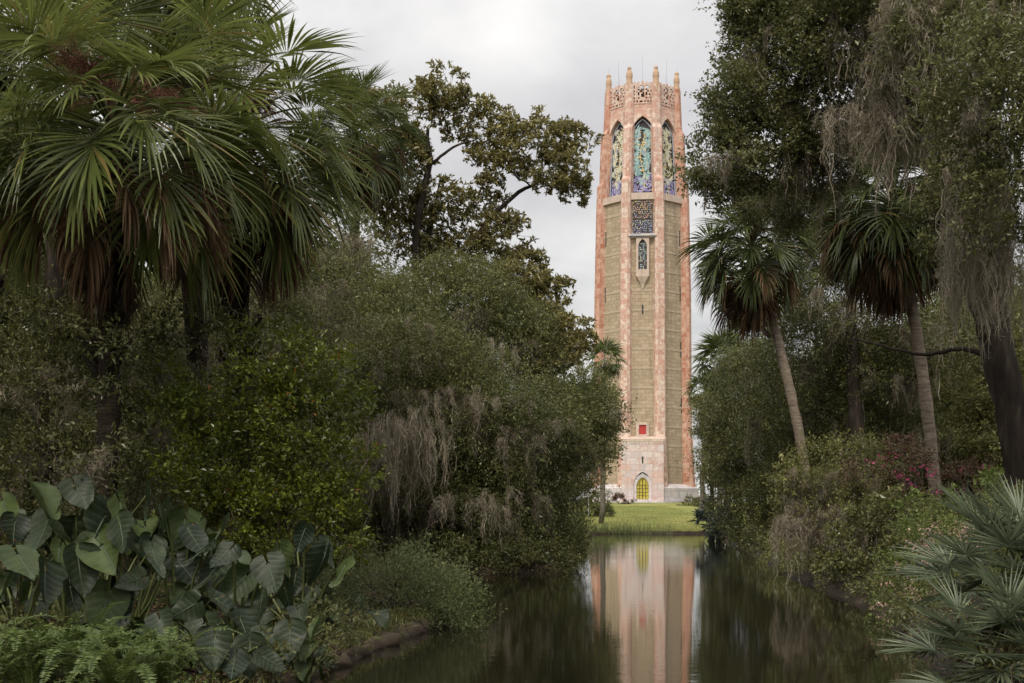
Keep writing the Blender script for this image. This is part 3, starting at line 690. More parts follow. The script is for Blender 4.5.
mb = MB(); ring_loft(mb, [(56.8, 4.4), (59.2, 4.4)]); mb.build('parapet_backing', 'belfry_dark', tower, uv=True)
# front face: mosaic panel, ledge, lancet, red window
def mosaic(z0, z1, nu, nz_, mats, seed):
    rng = np.random.default_rng(seed); mb = MB(); hu = 1.42; y = -ain((z0 + z1) / 2) - 0.20
    mb.box((0, y + .12, (z0 + z1) / 2), (hu * 2, .14, z1 - z0), mat=0)
    for i in range(nu):
        for j in range(nz_):
            if rng.random() < .10: continue
            u = -hu + (i + .5) * 2 * hu / nu; z = z0 + (j + .5 + rng.uniform(-.25, .25)) * (z1 - z0) / nz_; u += rng.uniform(-.08, .08); a = hu / nu * rng.uniform(.55, .92); b = (z1 - z0) / nz_ / 2 * rng.uniform(.55, .92); mt = int(rng.choice(len(mats) - 1)) + 1
            yy = y - rng.uniform(0, .05); mb.add([(u - a, yy, z), (u, yy, z - b), (u + a, yy, z), (u, yy, z + b)], [(0, 1, 2, 3)], mat=mt)
    return mb.build('mosaic_panel', mats, tower)
mosaic(40.2, 42.75, 13, 9, ['belfry_dark', 'tile_pink', 'tile_gold', 'tile_pink', 'tile_blue'], 5)
mosaic(38.1, 40.0, 13, 7, ['belfry_dark', 'tile_blue', 'tile_pale', 'tile_blue', 'tile_purple'], 6)
mb = MB(); mb.box((0, -ain(38) - .40, 37.85), (4.0, .8, .3)); mb.box((0, -ain(38) - .25, 37.6), (3.4, .5, .2)); mb.build('ledge', 'grey_marble', tower, uv=True)
a2 = lambda z: 6.52
mb = MB(); arch_wall(mb, lambda z: 0.92, 32.0, 37.45, 33.0, 36.2, 0.6, 1.3, a2, 0.28)
mb.add([(-.92, -6.52, 32), (-.92, -5.9, 32), (-.92, -5.9, 37.45), (-.92, -6.52, 37.45)], [(0, 1, 2, 3)]); mb.add([(.92, -5.9, 32), (.92, -6.52, 32), (.92, -6.52, 37.45), (.92, -5.9, 37.45)], [(0, 1, 2, 3)])
mb.add([(-.92, -6.52, 32), (.92, -6.52, 32), (.92, -5.9, 32), (-.92, -5.9, 32)], [(0, 1, 2, 3)])
lw = mb.build('lancet_window', 'cream_stone', tower, uv=True)
mb = MB(); rng = np.random.default_rng(9); mb.add([(-.62, -6.26, 32.9), (.62, -6.26, 32.9), (.62, -6.26, 37.4), (-.62, -6.26, 37.4)], [(0, 1, 2, 3)], mat=0)
for z in np.arange(33.15, 36.9, .27):
    for u in np.arange(-.5, .51, .2):
        if rng.random() < .72 and abs(u) < arch_o(z, .6, 36.2, 1.3) - .06: mb.add([(u - .08, -6.29, z), (u, -6.29, z - .12), (u + .08, -6.29, z), (u, -6.29, z + .12)], [(0, 1, 2, 3)], mat=int(rng.choice([1, 1, 2, 3])))
mb.build('pane', ['belfry_dark', 'tile_blue', 'tile_pale', 'tile_teal'], lw)
mb = MB(); V = []
for z, s, dd in ((30.3, .12, .12), (31.0, .3, .25), (31.4, .5, .4), (31.99, .8, .58)):
    V += [(-s, -ain(31), z), (-s, -ain(31) - dd, z), (s, -ain(31) - dd, z), (s, -ain(31), z)]
mb.add(V, [(i * 4 + k, i * 4 + k + 1, i * 4 + k + 5, i * 4 + k + 4) for i in range(3) for k in range(3)]); mb.build('corbel', 'cream_stone', tower, uv=True)
yp = -ain(10.3) - .08
mb = MB()
for c, sz in (((-.72, yp, 10.35), (.42, .4, 2.0)), ((.72, yp, 10.35), (.42, .4, 2.0)), ((0, yp, 11.2), (1.02, .4, .32)), ((0, yp, 9.52), (1.02, .4, .34))): mb.box(c, sz)
rw = mb.build('red_window', 'cream_stone', tower, uv=True)
mb = MB(); mb.box((0, yp + .05, 10.37), (1.0, .16, 1.34)); mb.build('shutter', 'red_shutter', rw)
mb = MB(); mb.box((0, -ain(27) - .02, 27.4), (.2, .12, 1.3)); mb.build('slit_window', 'belfry_dark', tower)
# portal block with the brass door
ap = lambda z: 8.75 - 0.06 * z
mb = MB(); arch_wall(mb, lambda z: 2.95, 0.0, 8.6, 0.3, 2.55, 1.25, 1.9, ap, 0.55)
for s in (-1, 1): mb.add([(s * 2.95, -ap(0), 0), (s * 2.95, -5.8, 0), (s * 2.95, -5.8, 8.6), (s * 2.95, -ap(8.6), 8.6)], [(0, 1, 2, 3) if s < 0 else (3, 2, 1, 0)])
portal = mb.build('portal', 'portal_marble', tower, uv=True)
mb = MB(); mb.box((0, -7.45, 8.78), (6.1, 1.65, .34)); mb.add([(-3.05, -8.27, 8.96), (3.05, -8.27, 8.96), (2.9, -6.0, 9.5), (-2.9, -6.0, 9.5)], [(0, 1, 2, 3)])
for u in np.linspace(-2.8, 2.8, 13): mb.box((u, -8.17, 8.45), (.22, .26, .3))
mb.build('frieze', 'cream_stone', portal, uv=True)
mb = MB(); arch_wall(mb, lambda z: min(1.24, arch_o(z, 1.25, 2.55, 1.9)) if z < 4 else .02, 0.3, 4.16, 0.32, 2.35, 0.85, 1.35, lambda z: 8.42, 0.3); mb.build('door_surround', 'grey_marble', portal, uv=True)
mb = MB(); mb.box((0, -8.06, 2.25), (2.3, .06, 3.9)); mb.build('doorway_back', 'belfry_dark', portal)
dt = arch_top(.84, 2.35, 1.35); mb = MB()
zs = [0.32, 1.2, 2.35] + list(2.35 + (dt - 2.35) * np.sin(np.linspace(0, math.pi / 2, 7)[1:])); L_ = [(-arch_o(z, .84, 2.35, 1.35) if z < dt - 1e-5 else 0, -8.13, z) for z in zs]; n = len(zs)
mb.add(L_ + [(-u, y, z) for u, y, z in L_], [(i, n + i, n + i + 1, i + 1) for i in range(n - 1)]); door = mb.build('door', 'brass', portal)
mb = MB()
for u in (-.42, 0, .42): mb.box((u, -8.16, (0.34 + arch_o(0, .84, 2, 2) + (3.15 if u == 0 else 2.7)) / 2 - .2), (.06 if u else .09, .05, (3.15 if u == 0 else 2.75) - .3))
for z in (.5, 1.0, 1.5, 2.0, 2.5): mb.box((0, -8.15, z), (1.62, .03, .05))
mb.build('door_bar', 'tile_gold', door); door.children[0].data.materials[0] = MAT['bark']
mb = MB(); mb.box((0, -8.17, 5.95), (.22, .5, 1.1)); mb.build('slit_window', 'belfry_dark', portal)
mb = MB(); mb.box((0, -9.2, .17), (4.6, 1.4, .3)); mb.box((0, -9.7, .07), (6.2, 1.6, .16)); mb.build('doorstep', 'grey_marble', portal, uv=True)

# ------------------------------------------------------------------ palms
def frond_mesh(name, elev, seed, Lp=1.15, Lb=1.15, n=46, spread=235, droop=1.0, wmax=0.045, fold=0.25, fused=0.38, curve=25, costa=0.35, bent=0.15, lift=22, mats=('palm_green', 'petiole'), segs=7):
    """one fan leaf of a palm, heading +X from the stem at ELEV degrees; blades droop with gravity"""
    rng = np.random.default_rng(seed); mb = MB(); e = R(elev)
    p = np.zeros(3); pts = [p.copy()]; ang = e
    for i in range(8):
        ang = e - R(curve) * (i / 8) ** 1.5; p = p + np.array([math.cos(ang), 0, math.sin(ang)]) * Lp / 8; pts.append(p.copy())
    mb.tube(pts, np.linspace(0.024, 0.011, 9) * (Lp + .6) / 1.6, 5, mat=1)
    cp = [p.copy()]; cd = [np.array([math.cos(ang), 0, math.sin(ang)])]
    for i in range(6):
        ang -= R(costa * 110) / 6; d = np.array([math.cos(ang), 0, math.sin(ang)]); p = p + d * costa * Lb / 6; cp.append(p.copy()); cd.append(d)
    cp = np.array(cp); cd = np.array(cd)
    ph = np.linspace(-1, 1, n) * R(spread / 2)
    roll = R(rng.normal(0, 12))
    V = []; Q = []; sg = np.linspace(0, 1, segs + 1)
    dphi = R(spread) / n
    for i, f in enumerate(ph):
        tt = 1 - abs(f) / R(spread / 2) * 0.999; k = tt * 6; a = int(min(5, k)); b = cp[a] + (cp[a + 1] - cp[a]) * (k - a); d = unit(cd[a] + (cd[a + 1] - cd[a]) * (k - a))
        Y = np.array([0, 1.0, 0]); nrm = np.cross(d, Y); nrm = nrm * (1 if nrm[2] >= 0 or abs(elev) > 80 else -1)
        Yr = Y * math.cos(roll) + nrm * math.sin(roll); nr = np.cross(d, Yr); nr *= np.sign(nr @ nrm + 1e-9)
        lf = R(lift); dr = unit(d * math.cos(f) + (Yr * math.copysign(1, f) * math.cos(lf) + nr * math.sin(lf)) * abs(math.sin(f)))
        L = Lb * (1 - costa * 0.5) * (0.80 + 0.25 * math.cos(f * 0.75)) * rng.uniform(0.9, 1.08)
        dk = droop * rng.uniform(0.6, 1.4); kink = rng.uniform(.5, .85) if rng.random() < bent else 9
        q = b.copy(); cur = dr + rng.standard_normal(3) * 0.035; side0 = unit(np.cross(nr, dr)); row = []
        for j, s_ in enumerate(sg):
            if j:
                g = dk * 0.55 * (s_ ** 1.7) * (2.6 if s_ > kink else 1.0)
                cur = unit(cur + np.array([0, 0, -g / segs * 2.2])); q = q + cur * L / segs
            dist = s_ * L + 0.02
            wd = min(dist * dphi * 1.1, wmax) if s_ < fused else wmax * max(0.06, 1 - ((s_ - fused) / (1 - fused)) ** 1.4)
            sd = unit(side0 - cur * (side0 @ cur)); nn = np.cross(cur, sd); nn *= np.sign(nn @ nr + 1e-9)
            row += [q - sd * wd / 2 + nn * wd * fold, q - nn * wd * fold * .4, q + sd * wd / 2 + nn * wd * fold]
        o = len(V); V += row
        for j in range(segs):
            for c in (0, 1): Q.append((o + j * 3 + c, o + j * 3 + c + 1, o + j * 3 + c + 4, o + j * 3 + c + 3))
    mb.add(np.array(V), Q, mat=0)
    ob = mb.build(name, list(mats)); me = ob.data; bpy.data.objects.remove(ob); return me

def make_frond_set(mats, dead, Lp, Lb, n=46, wmax=0.046, seed=0, droop=1.0):
    live = [(e, frond_mesh('frond', e, seed + i, Lp, Lb, n, droop=droop * dk, wmax=wmax, mats=mats, curve=cv, bent=.35)) for i, (e, dk, cv) in
            enumerate([(82, .35, 8), (65, .55, 15), (50, .8, 25), (36, 1.0, 30), (24, 1.1, 30), (12, 1.2, 35), (0, 1.3, 35), (-15, 1.5, 30), (-30, 1.6, 25), (-48, 1.8, 15), (8, .9, 20), (30, .7, 25)])]
    dd = [(e, frond_mesh('dead_frond', e, seed + 50 + i, Lp * .9, Lb * .85, n - 12, spread=130, droop=3.0, wmax=wmax * .7, mats=dead, curve=15, fold=.5, bent=.7, lift=45)) for i, e in enumerate((-6, -24, -44, -62, -78))]
    return live, dd
SET_G = make_frond_set(('palm_green', 'petiole'), ('palm_dead', 'palm_dead'), 1.2, 1.12, n=44, wmax=.050, seed=100, droop=.52)
SET_B = make_frond_set(('palm_blue', 'petiole'), ('palm_dead', 'palm_dead'), 1.05, 1.15, n=38, wmax=0.060, seed=200, droop=.6)

def stalk_mesh(seed, L):
    """a spent flower stalk: a drooping stem with fine branching sprays"""
    rng = np.random.default_rng(seed); mb = MB(); s = np.linspace(0, 1, 12); path = np.stack([s * L * .8, 0 * s, L * (.55 * s - .75 * s ** 2.3)], 1)
    mb.tube(path, np.linspace(.018, .004, 12), 5)
    for i in range(3, 12):
        for _ in range(5):
            d = unit(rng.standard_normal(3) * .7 + np.array([.7, 0, -.5])); q = wob(rng, path[i], path[i] + d * L * rng.uniform(.15, .38), 6, .1, -.05); mb.tube(q, np.linspace(.006, .002, 6), 3, cap=False)
            n = 60; k = rng.integers(1, 6, n); pos = q[k] + rng.standard_normal((n, 3)) * .012
            leaf_quads(mb, pos, rng.standard_normal((n, 3)) + np.array([.3, 0, -.5]), rng.standard_normal((n, 3)), rng.uniform(.04, .12, n), .006)
    ob = mb.build('flower_stalk', 'stalk_brown'); me = ob.data; bpy.data.objects.remove(ob); return me
STALK = [stalk_mesh(i, 1.2) for i in (1, 2)]

def palm(label, base, head, r, fset, nlive, ndead, sc=1.0, seed=0, bark='palm_bark', stalks=0, yaw0=0.0, group=None, boots=True, fixed=(), bend=0.0, lo=-34):
    rng = np.random.default_rng(seed); base = np.asarray(base, float); o = thing('cabbage_palm', label, 'palm', tuple(base), 0, group)
    h = np.asarray(head, float) - base; s = np.linspace(0, 1, 26); path = h * s[:, None]; path[:, 0] += bend * np.sin(s * math.pi); path += rng.standard_normal((26, 3)) * r * .02
    rad = np.full(26, r) * (1 + .05 * rng.standard_normal(26)); rad[0] *= 1.35; rad[1] *= 1.12; rad[-1] *= .6
    mb = MB(); mb.tube(path, rad, 12, rough=.03, rng=rng)
    if boots:      # old leaf bases under the crown
        for k in range(46):
            z = 1 - (.30 if bark == 'palm_bark' else .5) * rng.random() ** 1.3; c = h * z; a = k * 2.4 + rng.normal(0, .8); d = np.array([math.cos(a), math.sin(a), 0])
            q = [c + d * r * .8 + np.array([0, 0, -.12]), c + d * (r + .05) + np.array([0, 0, .02]), c + d * (r + .13 + .1 * rng.random()) + np.array([0, 0, .2])]
            mb.tube(q, [.05, .045, .02], 5)
    mb.build('trunk', bark, o, smooth=True)
    live, dead = fset
    for me_yaw, e, k in fixed:
        me = min(live, key=lambda m: abs(m[0] - e))[1]; part('frond', me, o, tuple(h), R(me_yaw), k * sc)
    for i in range(nlive):
        u = (i + .5) / nlive; e = 84 - (84 - lo) * u ** .9 + rng.normal(0, 7); me = min(live, key=lambda m: abs(m[0] - e + rng.normal(0, 4)))[1]
        part('frond', me, o, tuple(h + np.array([0, 0, (0.5 - u) * .35])), yaw0 + i * 2.39996 + rng.normal(0, .2), sc * rng.uniform(.88, 1.08))
    for i in range(ndead):
        me = dead[rng.integers(0, 5)][1]; part('dead_frond', me, o, tuple(h - np.array([0, 0, .1 + (.9 if bark == 'palm_bark' else .45) * rng.random()])), yaw0 + i * 2.39996 + rng.normal(0, .3), sc * rng.uniform(.8, 1.1))
    for i in range(stalks): part('flower_stalk', STALK[i % 2], o, tuple(h + np.array([0, 0, .1])), yaw0 + 4.2 + i * 2.1, sc * rng.uniform(.9, 1.2), ry=R(-20 + rng.normal(0, 15)))
    return o

def on(x, d, dz=0.0):
    """ground point under pixel column x at depth d"""
    X = (x - 512.0) / F * d; return np.array([X, d, gz(X, d) + dz])

PG = 'cabbage palms over the near bank'
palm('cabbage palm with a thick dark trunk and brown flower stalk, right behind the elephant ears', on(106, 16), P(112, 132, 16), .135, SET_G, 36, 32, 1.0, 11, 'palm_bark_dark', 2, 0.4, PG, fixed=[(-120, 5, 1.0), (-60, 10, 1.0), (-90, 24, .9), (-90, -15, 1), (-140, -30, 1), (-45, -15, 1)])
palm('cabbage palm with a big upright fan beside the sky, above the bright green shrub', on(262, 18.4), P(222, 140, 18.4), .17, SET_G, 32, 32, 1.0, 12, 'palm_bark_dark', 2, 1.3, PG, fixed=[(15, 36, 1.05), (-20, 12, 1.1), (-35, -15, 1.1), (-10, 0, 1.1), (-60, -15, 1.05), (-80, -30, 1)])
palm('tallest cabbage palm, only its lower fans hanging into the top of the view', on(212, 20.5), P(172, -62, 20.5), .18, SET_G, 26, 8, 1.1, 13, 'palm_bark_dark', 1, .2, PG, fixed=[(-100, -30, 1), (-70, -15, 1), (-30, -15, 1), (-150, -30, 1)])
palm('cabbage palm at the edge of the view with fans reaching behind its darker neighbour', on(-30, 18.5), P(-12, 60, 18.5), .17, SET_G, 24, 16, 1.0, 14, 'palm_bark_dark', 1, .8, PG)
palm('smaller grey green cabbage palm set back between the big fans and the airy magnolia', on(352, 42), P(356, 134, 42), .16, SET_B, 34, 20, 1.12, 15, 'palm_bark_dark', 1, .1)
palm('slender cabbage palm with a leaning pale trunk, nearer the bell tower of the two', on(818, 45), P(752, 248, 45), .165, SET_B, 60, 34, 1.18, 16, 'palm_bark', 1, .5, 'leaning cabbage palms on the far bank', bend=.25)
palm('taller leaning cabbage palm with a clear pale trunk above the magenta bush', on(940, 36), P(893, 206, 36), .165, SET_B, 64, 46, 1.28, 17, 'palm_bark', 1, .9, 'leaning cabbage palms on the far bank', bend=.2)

# far palms: small in the picture, crown as one mesh
def far_palm(label, base, head, r, seed, sc=1.0, group=None, n=30, name='cabbage_palm'):
    rng = np.random.default_rng(seed); base = np.asarray(base, float); o = thing(name, label, 'palm', tuple(base), 0, group); h = np.asarray(head) - base
    mb = MB(); mb.tube(wob(rng, (0, 0, 0), h, 10, .02), np.linspace(r * 1.2, r * .9, 10), 8); mb.build('trunk', 'bark_pale', o, smooth=True)
    mb = MB()
    for i in range(n):
        e = R(80 - 135 * (i + .5) / n); a = i * 2.4; d = np.array([math.cos(a) * math.cos(e), math.sin(a) * math.cos(e), math.sin(e)]); hub = h + d * 1.0 * sc
        k = 22; f = np.linspace(-2, 2, k); sd = unit(np.cross(d, [0, 0, 1.0])); up = np.cross(sd, d)
        dr = d[None] * np.cos(f)[:, None] + sd[None] * np.sin(f)[:, None] + rng.standard_normal((k, 3)) * .06 - np.array([0, 0, .25]) * rng.random((k, 1))
        leaf_quads(mb, np.repeat(hub[None], k, 0), dr, np.repeat(up[None], k, 0), 1.05 * sc * rng.uniform(.85, 1.1, k), .10 * sc, .2, curl=.25)
    mb.build('crown', 'palm_blue', o)
    mb = MB()
    for i in range(14):
        a = i * 2.4; p = h + np.array([math.cos(a) * .4, math.sin(a) * .4, -.3]); k = 10
        leaf_quads(mb, np.repeat(p[None], k, 0) + rng.standard_normal((k, 3)) * .15, np.array([math.cos(a) * .4, math.sin(a) * .4, -1]) + rng.standard_normal((k, 3)) * .2, rng.standard_normal((k, 3)), 1.3 * sc, .06)
    mb.build('dead_skirt', 'palm_dead', o); return o
FP = 'small palms far off by the tower'
far_palm('small dark headed palm rising above the tree in front of the tower wall', on(601, 112), P(605, 360, 112), .2, 21, 1.15, None, 24)
far_palm('palm with a bare grey trunk against the edge of the tower', on(702, 118), P(703, 392, 118), .2, 22, 1.1, None)
far_palm('bushy palm on the skyline of the dark trees, nearest the tower', on(730, 84), P(722, 362, 84), .2, 23, 1.25, None, 36)
far_palm('bushy palm highest on the skyline of the dark trees', on(750, 80), P(752, 338, 80), .2, 24, 1.25, None, 36)
far_palm('pale trunked palm deep in the shade behind the dark dense trees', on(722, 98), P(716, 405, 98), .2, 25, 1.0, None)

# ------------------------------------------------------------------ big trees of the near side
tree('live_oak', 'broad live oak with fine grey green leaves and grey moss drooping over the water', 'tree', [on(430, 39.5), P(425, 440, 39.5), P(415, 330, 40)], .42, .2,
     [CL(360, 330, 75, 60, 38), CL(440, 302, 75, 44, 40), CL(508, 335, 46, 55, 40), CL(330, 420, 60, 70, 38), CL(410, 390, 80, 70, 36.5), CL(490, 410, 80, 70, 37), CL(562, 425, 52, 48, 40, 2.0), CL(390, 480, 70, 50, 36.5), CL(470, 500, 75, 55, 37), CL(530, 500, 48, 46, 39, 1.8), CL(330, 500, 50, 60, 37), CL(440, 545, 70, 25, 37.2), CL(590, 410, 28, 28, 41, 1.4)],
     'leaf_oak_grey', dens=1500, per=10, L=.066, W=.028, slen=.38, droop=.35, moss=dict(n=130, Lr=(.5, 2.3), n_per=60, wd=.012), seed=31, voids=7, sub=9, vr=.34)
tree('southern_magnolia', 'airy magnolia whose bare forked limbs and leaf rosettes stand out against the sky', 'tree', [on(430, 45), P(420, 400, 45), P(415, 225, 45), P(430, 163, 45), P(428, 128, 45)], .24, .05,
     [CL(395, 112, 42, 26, 45), CL(443, 88, 22, 22, 45, 1.0), CL(470, 122, 36, 24, 45.5), CL(402, 160, 34, 34, 45), CL(528, 142, 40, 25, 45), CL(570, 138, 24, 16, 45, .7), CL(552, 172, 36, 22, 44.5), CL(497, 165, 30, 22, 45), CL(462, 200, 36, 22, 45.5), CL(505, 232, 30, 22, 45), CL(575, 190, 14, 12, 45, .5), CL(522, 268, 26, 28, 45), CL(530, 312, 34, 30, 45), CL(558, 345, 28, 22, 45), CL(548, 300, 22, 26, 42), CL(566, 335, 24, 22, 41, .8), CL(540, 360, 34, 26, 40), CL(520, 285, 30, 26, 42), CL(470, 262, 46, 36, 46), CL(405, 228, 40, 36, 46), CL(370, 180, 30, 40, 46), CL(360, 105, 22, 18, 46)],
     'leaf_magnolia', 'bark', dens=420, per=11, L=.135, W=.055, slen=.12, rosette=True, seed=32, voids=3, sub=6, lr=.18, vr=.38, minf=.5, pads=7,
     extra_trunks=[([P(430, 330, 45), P(486, 221, 45), P(519, 191, 45), P(548, 178, 45)], 0.12, .04), ([P(432, 163, 45), P(455, 146, 45), P(477, 139, 45)], .06, .02), ([P(420, 300, 45.4), P(432, 225, 45.4), P(440, 180, 45.4)], .07, .03)])
tree('live_oak', 'smaller live oak at the lawn end whose leaves overlap the tower foot', 'tree', [on(560, 62), P(565, 470, 62), P(570, 420, 62)], .28, .12,
     [CL(560, 420, 45, 42, 62), CL(592, 412, 30, 32, 62), CL(600, 445, 22, 22, 61.5), CL(560, 470, 40, 40, 61), CL(575, 385, 26, 18, 63), CL(578, 470, 14, 20, 61)],
     'leaf_olive', dens=420, per=9, L=.11, W=.05, slen=.5, seed=33, moss=dict(n=14, Lr=(.5, 1.6), n_per=20, wd=.02), vr=.3)
def drape(o, spots, wd=.010):
    """more moss on a tree, at the boughs where the photograph shows it"""
    b = np.array(o.location); mb = MB(); rng = np.random.default_rng(len(spots))
    for x, y, d, L, sp, k in spots: moss_strands(mb, rng, [P(x, y, d - .9) - b], [L], int(k * 1.2), sp * 1.25, wd)
    return mb.build('hanging_moss', 'moss', o)
oak1 = [o for o in COL.objects if o.name == 'live_oak'][0]
drape(oak1, [(350, 420, 36, 2.4, .35, 110), (375, 430, 35.6, 2.8, .4, 130), (400, 415, 35.4, 3.0, .35, 130), (425, 425, 35.4, 2.6, .3, 100), (335, 450, 36, 2.4, .35, 90), (360, 470, 35.6, 2.0, .35, 90), (395, 465, 35.4, 2.0, .3, 80), (490, 500, 36, 1.6, .3, 70), (545, 495, 37.6, 1.5, .25, 60), (450, 500, 35.8, 1.5, .3, 60), (515, 440, 36.4, 1.4, .4, 60), (470, 400, 36, 1.3, .4, 60), (430, 340, 37, 1.3, .5, 60), (500, 350, 38.5, 1.2, .4, 50), (385, 350, 36.5, 1.4, .4, 60), (330, 300, 37, 1.6, .4, 60)], .012)
# dark mossy oaks behind the near palms
BG1 = 'mossy oaks in the shade behind the near palms'
tree('live_oak', 'dark mossy oak directly behind the big palm trunk', 'tree', [on(40, 25), P(45, 400, 25), P(60, 200, 25)], .34, .16,
     [CL(30, 380, 80, 70, 25), CL(110, 330, 70, 60, 26), CL(60, 250, 90, 60, 26), CL(40, 450, 90, 50, 24.5), CL(130, 420, 70, 60, 26), CL(200, 340, 60, 60, 27), CL(30, 130, 100, 80, 26), CL(130, 60, 90, 60, 26), CL(220, 200, 60, 60, 27), CL(210, 60, 60, 50, 26.5), CL(20, 20, 80, 50, 25)],
     'leaf_oak', dens=1000, per=8, L=.058, W=.027, slen=.3, seed=34, moss=dict(n=90, Lr=(.4, 1.7), n_per=46, wd=.011), voids=9, sub=7, vr=.4)
tree('live_oak', 'dark mossy oak behind the bright green shrub, between palm and drooping oak', 'tree', [on(235, 30), P(240, 400, 30), P(270, 260, 30)], .3, .13,
     [CL(200, 420, 80, 60, 30), CL(280, 360, 70, 60, 31), CL(240, 300, 80, 50, 31), CL(310, 290, 60, 60, 32), CL(300, 440, 60, 60, 30), CL(150, 480, 80, 40, 29), CL(330, 240, 50, 50, 33), CL(250, 500, 80, 40, 29)],
     'leaf_oak_grey', dens=1000, per=8, L=.06, W=.026, slen=.34, droop=.2, seed=35, moss=dict(n=100, Lr=(.5, 2.0), n_per=46, wd=.011), voids=7, sub=8, vr=.36)
# right hand giants
tree('live_oak', 'great live oak with a thick leaning trunk and long curtains of pale hanging moss', 'tree', [on(1040, 29), P(1012, 430, 29), P(1000, 320, 29), P(960, 180, 29), P(938, 70, 29)], .38, .17,
     [CL(950, 50, 80, 60, 27), CL(860, 40, 70, 50, 29), CL(790, 30, 55, 40, 30), CL(755, 20, 30, 26, 30, 1.0), CL(780, 95, 45, 34, 30), CL(740, 105, 30, 30, 30, 1.2), CL(718, 165, 36, 32, 30, 1.2), CL(775, 150, 46, 40, 30), CL(840, 110, 56, 44, 30), CL(820, 165, 40, 35, 31), CL(900, 110, 30, 40, 31), CL(985, 90, 60, 70, 23), CL(1010, 190, 40, 60, 23), CL(968, 200, 32, 52, 26), CL(745, 60, 22, 18, 30, .8), CL(778, 208, 34, 24, 33, 1.0), CL(940, 222, 24, 30, 28, .9), CL(800, -10, 80, 30, 30), CL(920, -20, 90, 40, 28), CL(1020, 20, 50, 60, 24)],
     'leaf_oak', dens=1250, per=9, L=.078, W=.038, slen=.30, seed=36, voids=7, sub=7, vr=.42, lr=.5,
     moss=dict(n=34, Lr=(.6, 2.0), n_per=60, wd=.011),
     extra_trunks=[([P(1000, 300, 29), P(960, 120, 28.6), P(925, 82, 28.5), P(880, 112, 28.5), P(830, 108, 29), P(780, 120, 30)], .20, .06), ([P(960, 180, 29), P(935, 75, 28.5), P(905, 64, 28.5), P(850, 52, 29), P(800, 62, 30)], .16, .05), ([P(1012, 430, 29), P(985, 330, 29.5), P(960, 250, 30), P(958, 180, 30)], .26, .12), ([P(1000, 360, 29.3), P(960, 347, 30), P(925, 356, 30.6), P(890, 348, 31), P(852, 338, 32)], .065, .02)])
moss_o = [o for o in COL.objects if o.name == 'hanging_moss' or o.name.startswith('hanging_moss.')][-1]
rng = np.random.default_rng(77); base = np.array(moss_o.parent.location); mb = MB()
spots = [(925, 2, 27, 3.4, .5, 260), (905, 10, 27.5, 2.6, .4, 150), (945, 20, 27, 3.0, .4, 180), (880, 70, 28, 2.0, .3, 90), (915, 95, 28, 2.4, .5, 170), (875, 118, 28, 2.0, .4, 120), (940, 115, 27.5, 2.6, .3, 120), (835, 110, 29, 1.4, .3, 60), (985, 120, 25, 3.6, .25, 150), (975, 165, 25, 3.2, .25, 150), (992, 200, 25, 2.8, .22, 130), (965, 225, 25.5, 2.4, .22, 120), (1010, 215, 24, 2.0, .3, 110), (955, 265, 26, 1.6, .2, 80), (1000, 260, 25, 2.0, .2, 90), (985, 250, 25, 2.2, .2, 100), (800, 150, 30, 1.5, .4, 60), (780, 65, 30, 1.0, .3, 40), (860, 30, 28.5, 2.2, .4, 100), (895, 110, 28, 2.6, .5, 150)]
for x, y, d, L, sp, k in spots: moss_strands(mb, rng, [P(x, y, d) - base], [L], int(k * 1.7), sp, .013)
o = mb.build('hanging_moss', 'moss', moss_o.parent)
BG2 = 'dark oaks behind the leaning palms'
tree('live_oak', 'shaded oak with moss curtains behind the two leaning palm trunks', 'tree', [on(858, 48), P(855, 420, 48), P(850, 300, 48)], .36, .18,
     [CL(850, 300, 60, 50, 48), CL(800, 360, 50, 50, 50), CL(880, 370, 60, 50, 49), CL(930, 330, 60, 50, 48), CL(840, 420, 60, 40, 50), CL(900, 430, 60, 40, 50), CL(800, 290, 40, 36, 52), CL(860, 240, 60, 40, 50), CL(780, 420, 40, 40, 52), CL(800, 250, 40, 36, 51), CL(785, 315, 36, 34, 53), CL(770, 370, 32, 36, 54), CL(820, 215, 40, 30, 51)],
     'leaf_dark', dens=420, per=9, L=.09, W=.042, slen=.45, seed=37, moss=dict(n=80, Lr=(.8, 2.8), n_per=34, wd=.016), sub=6, vr=.36)
tree('live_oak', 'shaded oak beyond the thick leaning trunk at the edge of the view', 'tree', [on(975, 52), P(980, 420, 52), P(985, 320, 52)], .34, .15,
     [CL(985, 380, 60, 50, 52), CL(940, 400, 50, 46, 53), CL(1030, 340, 60, 60, 52), CL(970, 320, 50, 40, 53), CL(1010, 430, 60, 40, 51), CL(950, 450, 60, 30, 51), CL(1040, 420, 40, 60, 52)],
     'leaf_olive', dens=420, per=9, L=.09, W=.042, slen=.45, seed=38, moss=dict(n=24, Lr=(.6, 1.8), n_per=26, wd=.016), sub=6, vr=.36)
tree('red_cedar', 'dense dark feathery tree reaching down to the water beside the lawn', 'tree', [on(770, 62), P(768, 450, 62), P(765, 380, 62)], .3, .1,
     [CL(760, 395, 46, 46, 62), CL(740, 440, 40, 50, 61), CL(790, 440, 46, 50, 60), CL(732, 490, 22, 38, 62), CL(765, 500, 38, 38, 60), CL(720, 425, 20, 26, 63), CL(800, 390, 40, 40, 62), CL(745, 365, 24, 24, 64), CL(790, 500, 44, 36, 58)],
     'leaf_dark', dens=640, per=9, L=.10, W=.035, slen=.5, seed=39, droop=.1, vr=.28)
